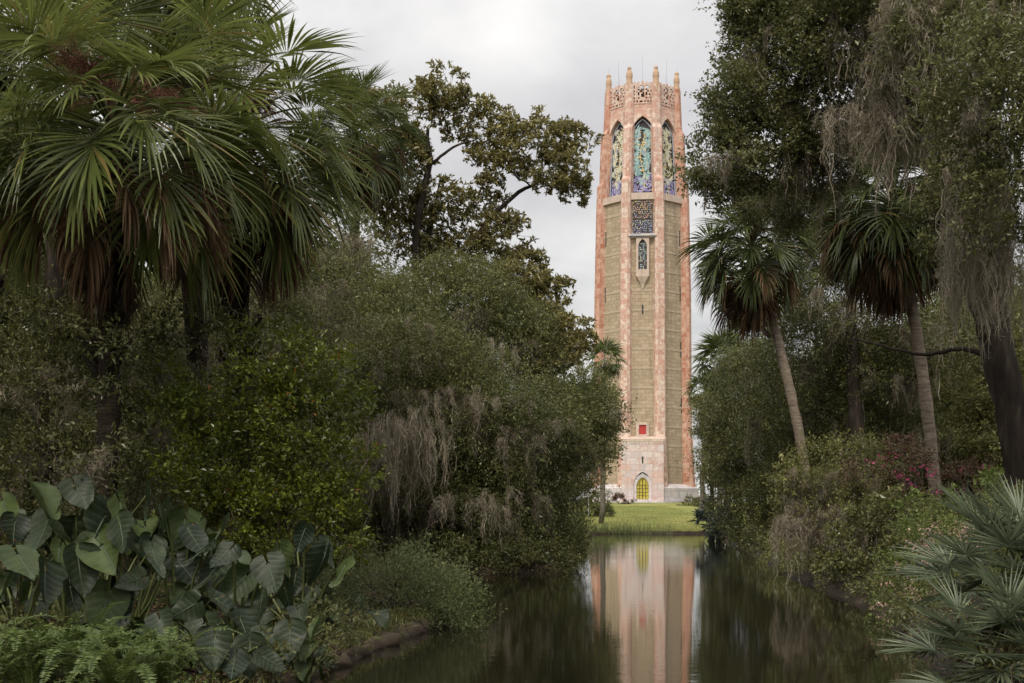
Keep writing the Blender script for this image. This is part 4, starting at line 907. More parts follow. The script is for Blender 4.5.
tree('young_oak', 'lighter green young tree on the lawn edge in front of the skyline palms', 'tree', [on(712, 84), P(712, 450, 84), P(714, 410, 84)], .16, .07,
     [CL(716, 410, 18, 26, 84), CL(706, 440, 10, 20, 84), CL(730, 400, 18, 20, 84), CL(712, 465, 14, 20, 83)], 'leaf_olive', dens=420, per=8, L=.12, W=.055, slen=.5, seed=40, vr=.3)

# ------------------------------------------------------------------ shrubs and bank plants
shrub('bright_shrub', 'tall yellow green leafy shrub lit from above behind the elephant ears', 'shrub', on(280, 16.4), [CL(270, 370, 70, 38, 16.4), CL(215, 400, 60, 40, 16.4), CL(320, 400, 45, 40, 16.2), CL(300, 450, 62, 46, 16.1), CL(230, 470, 66, 44, 16.1), CL(345, 470, 28, 46, 16.4), CL(280, 520, 70, 40, 15.9), CL(210, 520, 50, 30, 15.9), CL(345, 530, 26, 30, 15.9)],
      'leaf_bright', dens=1500, per=8, L=.058, W=.03, seed=51, slen=.22, stems=26, voids=6, vr=.36)
shrub('bank_shrub', 'low feathery green shrub leaning off the stone edging over the water', 'shrub', on(392, 19.5), [CL(395, 596, 50, 30, 19.3, .8), CL(440, 604, 36, 28, 19.6, .7), CL(360, 588, 38, 28, 19.8, .7), CL(420, 575, 40, 24, 20, .7), CL(440, 626, 30, 12, 19.2, .5), CL(462, 610, 20, 14, 19.4, .4)],
      'leaf_feather', dens=1700, per=9, L=.046, W=.018, seed=52, slen=.34, stems=34, droop=-.1, voids=3, flowers=dict(dens=30, L=.014, mat='petal_white', per=3))
shrub('bank_shrub', 'shaded low shrub under the drooping oak at the water edge', 'shrub', on(500, 37), [CL(470, 560, 50, 18, 36.5, .8), CL(530, 560, 36, 18, 37, .8), CL(400, 560, 40, 20, 36, .9), CL(560, 540, 24, 26, 38, .9)], 'leaf_dark', dens=600, per=8, L=.07, W=.03, seed=53, stems=16)
shrub('bank_shrub', 'shaded leafy bush between the feathery shrub and the bright shrub', 'shrub', on(345, 22.5), [CL(340, 560, 40, 26, 22, .8), CL(375, 560, 34, 22, 23, .8), CL(300, 570, 40, 26, 21, .8)], 'leaf_oak', dens=760, per=8, L=.06, W=.028, seed=54, stems=16)
shrub('undergrowth', 'dark undergrowth filling the shade round the foot of the near palm trunk', 'undergrowth', on(90, 18.5), [CL(20, 480, 60, 50, 18.5, 1.2), CL(100, 500, 70, 40, 19, 1.2), CL(170, 500, 50, 40, 19.5, 1.2), CL(60, 560, 90, 40, 18, 1.2), CL(98, 445, 34, 36, 15.3, .5), CL(120, 350, 20, 40, 15.5, .45), CL(195, 350, 42, 40, 17.2, .9), CL(60, 390, 50, 46, 17.4, .9), CL(150, 430, 46, 46, 17.2, .9), CL(160, 370, 30, 30, 17.5, .7), CL(30, 320, 40, 36, 17.8, .8)], 'leaf_dark', dens=640, per=8, L=.06, W=.028, seed=55, stems=24, moss=dict(n=22, Lr=(.3, .9), n_per=14))
# far end of the lawn
shrub('round_bush', 'round dark bush on the lawn beside the lamp post', 'bush', on(595, 128), [CL(596, 506, 14, 16, 128), CL(604, 512, 8, 10, 127)], 'leaf_dark', 500, 7, .12, .06, 56, slen=.3, stems=6, voids=2)
shrub('round_bush', 'low pale green bush at the lawn corner under the smaller oak', 'bush', on(573, 100), [CL(568, 520, 14, 12, 100), CL(580, 522, 10, 8, 101)], 'leaf_fresh', 360, 7, .12, .05, 57, slen=.3, stems=6, voids=2)
shrub('border_bush', 'reddish border bush against the grey tower foot beside the round bush', 'bush', on(620, 172), [CL(620, 500, 8, 6, 172), CL(630, 503, 5, 4, 172)], 'leaf_red', 200, 7, .18, .08, 58, slen=.4, stems=5, voids=1)
shrub('border_bush', 'dark green border bush against the tower foot nearest the bare palm trunk', 'bush', on(695, 165), [CL(692, 504, 10, 7, 165), CL(705, 502, 9, 9, 160), CL(684, 507, 6, 4, 166)], 'leaf_dark', 260, 7, .18, .08, 59, slen=.4, stems=5, voids=1)
shrub('broad_leaf_plant', 'big leaved green plant between the round bush and the reddish bush', 'plant', on(612, 140), [CL(612, 511, 6, 5, 140)], 'leaf_fresh', 120, 6, .5, .22, 60, slen=.3, stems=5, voids=0)
shrub('agave_clump', 'blue grey spiky clump at the water edge of the lawn', 'plant', on(718, 76), [CL(716, 522, 14, 18, 76), CL(726, 530, 14, 12, 75), CL(712, 508, 10, 10, 78)], 'leaf_blue', 150, 9, .42, .07, 61, slen=.12, stems=6, rosette=True, voids=1)
shrub('ground_cover_bush', 'bright green leafy mound beside the blue grey spiky clump', 'bush', on(752, 68), [CL(752, 538, 22, 10, 68), CL(738, 533, 12, 8, 69)], 'leaf_fresh', 420, 8, .10, .05, 62, slen=.25, stems=8, voids=2)
# far bank (to the east of the water)
shrub('mossy_shrub', 'wide grey shrub veiled in hanging moss that trails to the water', 'shrub', on(845, 31), [CL(830, 470, 50, 34, 31), CL(855, 468, 26, 26, 31.5), CL(815, 505, 40, 30, 30.5), CL(850, 510, 34, 30, 30.3), CL(800, 485, 24, 28, 31)],
      'leaf_olive', dens=760, per=8, L=.06, W=.028, seed=63, slen=.3, stems=30, stem_r=.022, moss=dict(n=70, Lr=(.4, 1.9), n_per=50, low=-.1), flowers=dict(dens=10, L=.03, mat='petal_blush', per=4), bark='bark_pale', voids=6)
shrub('azalea_bush', 'reddish bush dotted with magenta blossom behind the pale palm trunk', 'shrub', on(905, 30), [CL(888, 472, 40, 26, 30), CL(912, 458, 26, 22, 30.5), CL(965, 482, 34, 22, 32), CL(925, 490, 40, 20, 30)],
      'leaf_red', dens=480, per=8, L=.06, W=.028, seed=64, stems=22, flowers=dict(dens=75, L=.050, mat='petal_pink', per=4, voids=6))
shrub('dark_leaf_shrub', 'glossy dark green shrub between the mossy shrub and the blossom covered mound', 'shrub', on(885, 26.5), [CL(868, 530, 34, 28, 27), CL(890, 515, 34, 24, 27), CL(850, 555, 26, 30, 27), CL(875, 565, 30, 28, 26.5), CL(905, 540, 22, 22, 26)], 'leaf_oak', dens=620, per=8, L=.085, W=.045, seed=65, stems=20)
shrub('blossom_mound', 'rounded shrub covered in small pale pink flowers above the water', 'shrub', on(945, 20.5), [CL(950, 540, 42, 26, 20.5, .8), CL(915, 555, 26, 26, 20.3, .7), CL(985, 532, 34, 22, 20.5, .8), CL(900, 590, 18, 24, 20, .6), CL(935, 580, 34, 28, 20, .7), CL(890, 610, 14, 14, 19.6, .4)],
      'leaf_fresh', dens=900, per=8, L=.042, W=.022, seed=66, stems=24, flowers=dict(dens=520, L=.028, mat='petal_blush', per=4), voids=3)
shrub('leafy_plant', 'fresh green leafy plant at the foot of the taller palm', 'plant', on(935, 25), [CL(915, 512, 16, 14, 25, .4), CL(945, 508, 16, 16, 25, .4), CL(930, 520, 20, 10, 25, .4)], 'leaf_fresh', 420, 7, .10, .045, 67, stems=10, voids=2)
shrub('leafy_plant', 'yellow green leafy plant beside the thick leaning trunk', 'plant', on(995, 26), [CL(998, 488, 18, 12, 26, .4), CL(985, 495, 14, 8, 26, .4)], 'leaf_fresh', 520, 7, .09, .045, 68, stems=10, voids=2)
shrub('undergrowth', 'dark undergrowth on the far bank behind the blossom covered mound', 'undergrowth', on(1000, 24), [CL(1010, 520, 50, 24, 24, .8), CL(960, 515, 50, 18, 24.5, .8)], 'leaf_oak', 480, 8, .07, .032, 69, stems=16)
shrub('bank_shrub', 'shaded shrub at the water edge between the mossy shrub and the bright mound', 'shrub', on(790, 50), [CL(795, 530, 26, 18, 50), CL(775, 540, 14, 10, 54), CL(822, 535, 22, 22, 44)], 'leaf_red', 300, 8, .08, .036, 70, stems=12)

def edge_growth(label, pts, leaf, seed, h=.5, L=.07, dens=520, moss=None):
    """leafy fringe rooted along the water's edge and hanging over it"""
    cl = [(np.array([x, y, .05 + h * .6]), (.75 * q, .75 * q, h * q)) for x, y, q in pts]; b = np.array([pts[0][0], pts[0][1], 0.0]); b[2] = gz(b[0], b[1])
    shrub('bank_fringe', label, 'shrub', b, cl, leaf, dens, 8, L, L * .45, seed, slen=.3, stems=3 * len(pts), droop=.25, moss=moss, rooted=True)
edge_growth('leafy fringe hanging over the water under the drooping grey oak', [(-2.9, 34.4, 1), (-1.9, 34.7, 1), (-.9, 35.1, 1.1), (0.1, 35.5, 1), (1.0, 36, 1), (1.4, 37.6, 1.0), (1.3, 41, 1.1), (1.6, 45, 1.1), (1.8, 49, 1.1)], 'leaf_dark', 171, .6)
edge_growth('leafy fringe along the water below the smaller oak at the lawn end', [(2.0, 54, 1.1), (2.2, 57, 1.1), (2.4, 60, 1.1), (2.6, 63, 1.1), (2.8, 66, 1.1), (3.0, 69.5, 1.1), (3.2, 73, 1.1), (3.3, 77, 1.1), (3.4, 81, 1.1), (3.6, 85, 1.1), (3.8, 90, 1.0)], 'leaf_olive', 172, .5, .09)
edge_growth('leafy fringe along the water below the mossy grey shrub', [(7.15, 28.5, .8), (7.3, 30.5, .8), (7.5, 33, .85), (7.8, 35.5, .85), (8.2, 38, .9), (8.6, 40.5, .9), (9.0, 43, 1.0)], 'leaf_olive', 173, .55)
edge_growth('leafy fringe along the water below the dense dark tree', [(9.4, 45.5, .95), (9.7, 48, 1.0), (10.0, 51, 1.0), (10.4, 54, 1.0), (10.7, 57, 1.0), (11.1, 61, 1.0), (11.5, 66, 1.0)], 'leaf_dark', 174, .65, .085)
edge_growth('dark leafy growth underneath the silvery saw palmettos', [(4.3, 10.2, .8), (4.6, 11.4, .9), (4.9, 12.4, .9), (5.3, 13.4, .9)], 'leaf_oak', 176, .3, .06, 700)
edge_growth('leafy fringe at the water between palmettos and blossom covered mound', [(5.4, 16, .7), (5.8, 18.3, .7), (6.3, 20.6, .7), (6.6, 22.5, .7), (6.85, 24.4, .7), (7.1, 26.3, .75)], 'leaf_oak', 175, .4, .06, 700)
# ------------------------------------------------------------------ background woods, tree by tree
def proto(seed, leaf):
    rng = np.random.default_rng(seed); o = thing('woodland_tree', f'proto {seed}', 'tree'); cl = []
    for i in range(11):
        a = rng.uniform(0, 6.28); z = rng.uniform(1.6, 9.5); rr = rng.uniform(.4, 2.9) * (1 - .35 * (z / 10)); cl.append((np.array([rr * math.cos(a), rr * math.sin(a), z]), (rng.uniform(1.5, 2.3), rng.uniform(1.5, 2.3), rng.uniform(1.2, 1.9))))
    path = wob(rng, (0, 0, -.3), (rng.normal(0, .4), 0, 8.5), 14, .05); rad = np.linspace(.26, .07, 14); mb = MB(); mb.tube(path, rad, 8); limbs(mb, rng, path, rad, cl, .3, 3); mb.build('trunk', 'bark', o, smooth=True)
    mb = MB(); crown_leaves(mb, rng, cl, 230, 8, .15, .075, .55, 0, .5, voids=4); mb.build('crown', leaf, o)
    mb = MB(); moss_on(mb, rng, cl, 26, (.8, 2.4), 22, .25, .02); mb.build('hanging_moss', 'moss', o); return o
protos = [proto(1, 'leaf_dark'), proto(2, 'leaf_olive'), proto(3, 'leaf_oak')]
WL = [('woodland trees along the near side behind the oaks', 'shadowy woodland tree in the wood behind the mossy oaks of the near bank', [(-8, 44, 1.1), (-14, 38, 1.2), (-13, 50, 1.1), (-4, 52, .95), (-1.5, 63, .8), (-19, 46, 1.3), (-9, 60, 1.1), (-3, 75, .95), (-1, 90, .9), (-10, 78, 1.2), (-22, 62, 1.3), (-14, 32, 1.1), (-17, 27, 1.1), (-6, 105, 1.0), (1.5, 118, .8), (-12, 130, 1.2), (-28, 90, 1.4), (-2, 150, 1.1), (-18, 170, 1.4)]),
      ('woodland trees along the far side behind the palms', 'shadowy woodland tree in the wood behind the leaning palms of the far bank', [(15, 60, .95), (20, 58, 1.1), (25, 62, 1.2), (19, 72, .95), (26, 76, 1.2), (31, 66, 1.3), (20.5, 86, .85), (27, 95, 1.1), (34, 85, 1.3), (24.5, 110, .9), (33, 110, 1.2), (30, 130, 1.1), (40, 140, 1.4), (36, 165, 1.3), (22, 47, .95), (27, 50, 1.1), (30, 180, 1.1), (46, 110, 1.5)])]
k = 0
for grp, lab, spots in WL:
    for x, y, sc in spots:
        loc = (x, y, gz(x, y) - .1); rz = k * 1.9
        if k < 3: o = protos[k]; o.location = loc; o.rotation_euler.z = rz; o.scale = (sc,) * 3; o['label'] = lab; o['group'] = grp
        else: dup(protos[k % 3], loc, rz, sc, lab, grp)
        k += 1

# ------------------------------------------------------------------ elephant ears
def ear_mesh(seed, L=.56):
    """heart-shaped blade hanging from its stalk joint at the origin: tip along -Z, face to -Y"""
    rng = np.random.default_rng(seed); nu, nv = 15, 26; V = []; Q = []; ph = rng.uniform(0, 6); dr = rng.uniform(.10, .26); cup = rng.uniform(-.15, .45); wv_ = rng.uniform(.03, .075); tw = rng.uniform(-.3, .3)
    for j in range(nv):
        v = j / (nv - 1); s = -0.32 + 1.32 * v                      # -0.32 lobes .. 1 tip
        w = 0.47 * (math.cos(min(s, 1) * math.pi / 2) ** .80) if s > 0 else 0.47 * math.sqrt(max(0, 1 - (s / -.325) ** 2)) ** .7
        inner = 0.0 if s > -0.02 else min(w * .9, .02 + .10 * (-s))     # the cleft between the two lobes
        for i in range(nu):
            u = -1 + 2 * i / (nu - 1); a = abs(u); c_ = nu // 2; a2_ = max(0, abs(i - c_) - 1) / (c_ - 1)
            x = w * u if inner == 0 else (0.0 if i == c_ else math.copysign(inner + (w - inner) * a2_, u))
            vein = .012 * math.cos((s - a * .30) * 2 * math.pi * 6.0) * min(1, a * 3) * (1 - .4 * a)
            z = -s; y = cup * a * a * w * 1.5 - vein * 1.5 + wv_ * math.sin(s * 7.5 + ph + 1.6 * u) * a * a + dr * s * s * .9 + tw * s * u * .3
            V.append((x * L, -y * L + 0.0, z * L))
    for j in range(nv - 1):
        for i in range(nu - 1):
            if (-0.32 + 1.32 * j / (nv - 1)) < -0.03 and i == nu // 2 - 1 + 0 and False: continue
            s0 = -0.32 + 1.32 * (j + .5) / (nv - 1)
            if s0 < -0.02 and i in (nu // 2 - 1, nu // 2): continue
            a = j * nu + i; Q.append((a, a + 1, a + nu + 1, a + nu))
    mb = MB(); mb.add(V, Q)
    mb.tube([(0, .004, .0), (0, .006 - dr * .3 * L, -.5 * L), (0, .004 - dr * .85 * L, -.97 * L)], [.011, .007, .002], 5, mat=0)
    ob = mb.build('blade', 'ear_leaf', smooth=True); me = ob.data; bpy.data.objects.remove(ob); return me
m, t = new_mat('ear_leaf'); MAT['ear_leaf'] = m
tc = t.n('ShaderNodeTexCoord'); oi = t.n('ShaderNodeObjectInfo'); sp = t.n('ShaderNodeSeparateXYZ'); t.l(tc.outputs['Object'], sp.inputs[0])
ax = t.math('ABSOLUTE', sp.outputs[0]); vv = t.math('ADD', t.math('MULTIPLY', sp.outputs[2], -1.0), t.math('MULTIPLY', ax, -.42))
vein = t.math('POWER', t.math('ABSOLUTE', t.math('SINE', t.math('MULTIPLY', vv, 2 * math.pi * 5.4 / .56 / 1.0 * .5))), 14.0)
mid = t.math('LESS_THAN', ax, 0.008); vf = t.math('MAXIMUM', t.math('MULTIPLY', vein, .28), mid)
nz = t.n('ShaderNodeTexNoise', i_Scale=7.0, i_Detail=5.0); t.l(tc.outputs['Object'], nz.inputs['Vector'])
c0 = t.ramp(oi.outputs['Random'], [(0, (0.014, 0.022, 0.011)), (.5, (0.034, 0.046, 0.026)), (.8, (0.052, 0.070, 0.036)), (1, (0.075, 0.105, 0.030))])
c0 = t.mix(1.0, c0, t.ramp(nz.outputs[0], [(.3, (.75, .75, .75)), (.7, (1.2, 1.2, 1.15))]), 'MULTIPLY')
c0 = t.mix(vf, c0, (0.10, 0.13, 0.085))
nb = t.n('ShaderNodeTexNoise', i_Scale=11.0, i_Detail=3.0, noise_dimensions='4D'); t.l(tc.outputs['Object'], nb.inputs['Vector']); t.l(t.math('MULTIPLY', oi.outputs['Random'], 40.0), nb.inputs['W'])
c0 = t.mix(t.ramp(nb.outputs[0], [(.66, (0, 0, 0)), (.70, (1, 1, 1))]), c0, (0.085, 0.060, 0.028))
pb = t.n('ShaderNodeBsdfPrincipled', i_Roughness=.45); pb.inputs['Specular IOR Level'].default_value = .22; t.l(c0, pb.inputs['Base Color'])
tr = t.n('ShaderNodeBsdfTranslucent'); tr.inputs[0].default_value = (.05, .09, .015, 1); ms = t.n('ShaderNodeMixShader', i_0=.15); t.l(pb.outputs[0], ms.inputs[1]); t.l(tr.outputs[0], ms.inputs[2])
t.l(ms.outputs[0], t.n('ShaderNodeOutputMaterial').inputs[0])
EARS = [ear_mesh(s) for s in range(1, 9)]
# clumps: pixel and depth of the clump foot, then how far it spreads; blades named by pixel where the photograph shows them plainly
CL_EARS = [
    ('elephant ear clump with the largest pale leaf, in the middle of the elephant ear bed', 95, 12.6, [(102, 560, 1.0, 0), (108, 612, 1.15, 5), (78, 570, 1.0, 30), (70, 600, .9, 40), (140, 590, .85, -40), (55, 545, .95, 60), (120, 535, .8, -20), (92, 640, .8, 0)]),
    ('tallest darkest elephant ear clump, standing against the big palm trunk', 70, 14.8, [(75, 500, 1.05, 10), (35, 506, 1.0, 40), (120, 515, .9, -20), (15, 535, .95, 30), (150, 500, .7, -60), (50, 530, 1.0, 0)]),
    ('elephant ear clump at the edge of the view over the fern bed', 15, 13, [(18, 570, 1.1, 40), (45, 585, 1.0, 60), (5, 600, 1.0, 20), (35, 620, .9, 30), (-15, 560, 1.1, 0), (60, 560, .9, 50)]),
    ('elephant ear clump with a fresh yellow green upright leaf', 175, 13.6, [(165, 523, .95, -70), (190, 545, .9, 30), (150, 555, .85, 10), (205, 560, .8, -30), (180, 575, .9, 20), (220, 575, .9, -10), (228, 528, .6, -75), (185, 600, .8, 30)]),
    ('elephant ear clump spilling down the bank towards the brown soil', 235, 13, [(245, 590, .95, 10), (268, 575, .8, -40), (215, 610, .8, 30), (240, 630, .85, 20), (205, 635, .8, 10), (262, 608, .75, -20), (285, 600, .8, -30), (230, 560, .75, 0)]),
    ('elephant ear clump hanging lowest over the fern bed', 215, 11.9, [(170, 675, .8, 20), (225, 665, .75, -10), (262, 672, .7, 20), (208, 690, .75, 30), (215, 650, .9, 15), (180, 655, 1.0, 60), (250, 655, .8, -20), (160, 630, .8, 20), (235, 680, .7, 0), (195, 615, .8, 10)]),
    ('smaller elephant ear clump by the edge of the bright shrub', 300, 14.6, [(296, 585, .85, 10), (325, 565, .8, -40), (340, 590, .8, -70), (310, 600, .7, 0), (280, 560, .8, 20), (305, 540, .8, 10), (345, 575, .7, -60)]),
    ('small elephant ear clump nearest the stone edging', 300, 12.6, [(283, 668, .6, 10), (305, 672, .55, -30), (325, 655, .5, -50), (290, 640, .75, 0), (310, 650, .6, -30), (275, 650, .7, 10), (320, 630, .6, -40), (298, 620, .7, 10), (262, 640, .6, 40)]),
    ('half hidden elephant ear clump between palm trunk and bright shrub', 130, 15.2, [(130, 545, 1.0, 20), (160, 540, .9, -10), (185, 530, .8, -20), (105, 530, 1.0, 40), (200, 540, .8, 0)]),
]
rng = np.random.default_rng(88)
for lab, bx, bd, leaves in CL_EARS:
    b = on(bx, bd, -.05); o = thing('elephant_ear_plant', lab, 'plant', tuple(b), 0, 'elephant ears on the near bank'); extra = []
    for _ in range(13):
        x, y, s_, a = leaves[rng.integers(len(leaves))]; extra.append((x + rng.normal(0, 26), y + abs(rng.normal(10, 22)), s_ * rng.uniform(.7, .95), rng.normal(0, 55)))
    for i, (x, y, s_, yaw) in enumerate(leaves + extra):
        dd = bd + rng.uniform(-.35, .35) + (0.5 if i >= len(leaves) else -.15); p = P(x, y - 14 * s_, dd) - b
        if p[2] < .25: p[2] = .25
        s_ *= bd / 13.0 * rng.uniform(.52, .84)
        me = EARS[rng.integers(8)]; blade = part('leaf', me, o, tuple(p), R(yaw * 1.2 + rng.normal(0, 26)), s_ * rng.uniform(.92, 1.08), rx=R(rng.uniform(-54, 8)), ry=R(rng.normal(0, 22)))
        mb = MB(); r0 = rng.normal(0, .05, 2); pm = p * .55 + np.array([0, .12, .14 * p[2] + .05]); q = np.array([(r0[0], r0[1], 0), p * .25 + np.array([0, .06, .08]), pm, p * .85 + np.array([0, .08, .10]), p + np.array([0, .012, .0])])
        inv = np.array(blade.matrix_basis.inverted() if False else (Matrix.Translation(Vector(p)) @ blade.rotation_euler.to_matrix().to_4x4() @ Matrix.Diagonal((*blade.scale, 1))).inverted())
        q = (inv[:3, :3] @ q.T).T + inv[:3, 3]
        mb.tube(q, np.array([.02, .017, .014, .011, .008]) / blade.scale[0], 6); mb.build('stalk', 'petiole', blade, smooth=True)

shrub('undergrowth', 'low dark leaves filling the ground between the lowest elephant ears and the edging', 'undergrowth', on(250, 12.2), [CL(190, 672, 40, 22, 11.9, .5), CL(250, 668, 40, 22, 12.2, .5), CL(305, 655, 34, 18, 12.8, .5), CL(330, 625, 34, 18, 14.0, .5), CL(140, 668, 40, 18, 12.3, .5), CL(60, 640, 60, 24, 12.9, .5)], 'leaf_oak', 900, 8, .055, .026, 177, stems=20, rooted=True)
# ------------------------------------------------------------------ sword ferns
def fern_mesh(seed, L=.78):
    rng = np.random.default_rng(seed); mb = MB(); n = 46; s = np.linspace(0, 1, n); el = R(80) - R(rng.uniform(110, 150)) * s ** 1.4; dx = np.cos(el) * L / n; dz = np.sin(el) * L / n
    path = np.stack([np.cumsum(dx), rng.normal(0, .02) * s * 3 * L * .3, np.cumsum(dz)], 1); mb.tube(path, np.linspace(.004, .0015, n), 3, mat=0)
    i = np.repeat(np.arange(4, n), 2); side = np.tile([-1, 1], n - 4); tg = np.gradient(path, axis=0); tg = unit(tg)[i]; sd = np.array([0, 1.0, 0])[None] * side[:, None]
    ln = .062 * np.sin(np.pi * (.12 + .86 * (i - 4) / (n - 5))) ** .7 + .006
    nr = np.cross(tg, np.array([0, 1.0, 0])); nr *= np.sign(nr[:, 2:3] + 1e-9)
    leaf_quads(mb, path[i], sd + tg * .3 + nr * rng.normal(.05, .2, (len(i), 1)) + rng.standard_normal((len(i), 3)) * .07, nr + rng.standard_normal((len(i), 3)) * .15, ln, .017, .06)
    ob = mb.build('frond', 'fern_leaf'); me = ob.data; bpy.data.objects.remove(ob); return me
FERN = [fern_mesh(s) for s in range(5)]
FP_ = [(8, 660, 11.1, 'sword fern at the corner of the view under the edge elephant ears'), (48, 655, 11.2, 'sword fern below the widest elephant ear, second from the corner'), (90, 650, 11.3, 'sword fern directly under the largest pale elephant ear leaf'), (130, 655, 11.2, 'sword fern with the highest arching fronds of the fern bed'), (165, 672, 11.0, 'sword fern nearest the lowest hanging elephant ear leaf'), (30, 685, 10.5, 'sword fern at the lower border of the view near the corner'), (75, 690, 10.5, 'sword fern at the lower border in the middle of the fern bed'), (120, 692, 10.4, 'sword fern at the lower border at the inner end of the fern bed')]
rng = np.random.default_rng(61)
for x, y, d, lab in FP_:
    b = P(x, y + 12, d); b[2] = max(gz(b[0], b[1]) - .03, b[2] - .15); o = thing('sword_fern', lab, 'fern', tuple(b), 0, 'ferns along the near edge')
    for i in range(22): part('frond', FERN[i % 5], o, (rng.normal(0, .05), rng.normal(0, .05), 0), i * 2.4 + rng.normal(0, .2), rng.uniform(.75, 1.25), ry=R(rng.normal(0, 14)))

# ------------------------------------------------------------------ saw palmettos
PAL = [frond_mesh('frond', e, 300 + i, 0.8, .74, 25, spread=215, droop=dk, wmax=.044, fold=.32, fused=.30, curve=12, costa=.08, bent=.06, lift=10, mats=('palmetto_leaf', 'petiole'), segs=5) for i, (e, dk) in enumerate([(78, .03), (62, .05), (48, .08), (34, .12), (20, .15), (6, .2), (-10, .25)])]
PALE = [78, 62, 48, 34, 20, 6, -10]
PALD = [frond_mesh('dead_frond', e, 330 + i, .7, .6, 22, spread=150, droop=1.6, wmax=.03, fold=.4, fused=.3, curve=12, costa=.08, bent=.5, lift=30, mats=('palm_dead', 'palm_dead'), segs=5) for i, e in enumerate((-30, -55))]
def palmetto(label, b, n, sc, seed, fixed=(), dead=4):
    rng = np.random.default_rng(seed); o = thing('saw_palmetto', label, 'palmetto', tuple(b), 0, 'saw palmettos by the water')
    mb = MB(); mb.tube([(0, 0, -.15), (.03, 0, .12), (.05, .02, .32)], [.10, .11, .06], 9, rough=.08, rng=rng); mb.build('trunk', 'palm_bark_dark', o, smooth=True)
    for yaw, e, k in fixed: part('frond', PAL[min(range(7), key=lambda i: abs(PALE[i] - e))], o, (.05, .02, .3), R(yaw), k * sc, rx=R(rng.normal(0, 6)))
    for i in range(n):
        e = 80 - 92 * (i + .5) / n + rng.normal(0, 5); part('frond', PAL[min(range(7), key=lambda k: abs(PALE[k] - e))], o, (.05, .02, .3), i * 2.4 + rng.normal(0, .25), sc * rng.uniform(.85, 1.1), rx=R(rng.normal(0, 8)))
    for i in range(dead): part('dead_frond', PALD[i % 2], o, (.05, .02, .22), i * 1.7 + 3.2, sc * rng.uniform(.8, 1))
pz = lambda x, y, d: (lambda p: np.array([p[0], p[1], max(gz(p[0], p[1]) - .05, p[2])]))(P(x, y, d))
palmetto('silvery saw palmetto with long fans reaching out over the water', pz(992, 622, 12.8), 14, 0.66, 71, [(190, 20, 1.0), (170, 34, 1), (-150, 6, 1), (-120, 20, 1), (-90, 34, .9)])
palmetto('lowest silvery saw palmetto, its fans spreading at the lower edge', pz(985, 700, 11.6), 13, 0.63, 72, [(180, 20, 1), (-150, 34, 1), (-110, 20, 1), (160, 48, .9)], 6)
palmetto('tallest silvery saw palmetto with upright fans at the edge of the view', pz(1024, 604, 13.2), 14, 0.73, 73, [(150, 62, 1), (120, 78, 1), (-120, 48, 1), (-90, 20, 1)])
palmetto('silvery saw palmetto with brown fallen fans underneath', pz(1034, 690, 11.8), 13, 0.66, 74, [(-150, 34, 1), (-120, 48, 1), (180, 62, 1)], 9)
palmetto('spiky green palmetto half in shade behind the pale pink flowers', on(1000, 23.5), 14, 1.3, 75, [], 3)

# ------------------------------------------------------------------ small things
lp = thing('lamp_post', 'thin pale lamp post with a small white lamp on the lawn beside the round bush', 'lamp post', (*P(588.5, 524, 104)[:2], gz(*P(588.5, 524, 104)[:2])))
hh = P(588.5, 489, 104)[2] - lp.location.z
mb = MB(); mb.tube([(0, 0, 0), (0, 0, hh)], [.045, .035], 8); mb.build('post', 'metal_rod', lp, smooth=True)
mb = MB(); mb.tube([(0, 0, hh), (0, 0, hh + .10), (0, 0, hh + .22), (0, 0, hh + .30)], [.10, .22, .26, .08], 10)
mb.build('lamp_head', 'lamp_white', lp, smooth=True)
mb = MB(); rng = np.random.default_rng(5); n = 900; c = rng.uniform(5.4, 12.5, n) ** 1.0; k = rng.random(n) < np.exp(-((c - 7.5) / 2.4) ** 2) + .25; c = c[k]; n = len(c); yy = 99.5 + .5 * np.sin(c) + rng.normal(0, .35, n)
leaf_quads(mb, np.stack([c, yy, np.full(n, -.05)], 1), np.stack([rng.normal(0, .12, n), rng.normal(0, .1, n), np.ones(n)], 1), rng.standard_normal((n, 3)), rng.uniform(.4, 1.25, n), .035, 0)
o = mb.build('reed_bed', 'reed'); o['kind'] = 'stuff'; o['label'] = 'thin upright reeds standing in the water along the lawn'
# stone edging of the near bank
mb = MB(); rng = np.random.default_rng(8); ed = np.array([(-2.5, 8), (-2.28, 11), (-2.0, 13.8), (-1.75, 15.6), (-1.45, 17.4), (-1.15, 19.2), (-1.0, 20.6)]); s = np.linspace(0, 6, 60); path = np.stack([np.interp(s, range(7), ed[:, 0]) - .06, np.interp(s, range(7), ed[:, 1]), 0 * s + .03], 1)
path[:, 0] += rng.normal(0, .03, 60) + .03 * np.sin(np.arange(60) * .9); path[:, 2] += rng.normal(0, .015, 60); mb.tube(path, .075 + .03 * np.abs(rng.standard_normal(60)), 9, rough=.16, rng=rng)
tag(mb.build('stone_edging', 'kerb_stone', smooth=True), 'low weathered brown edging holding the near bank at the water', 'edging')
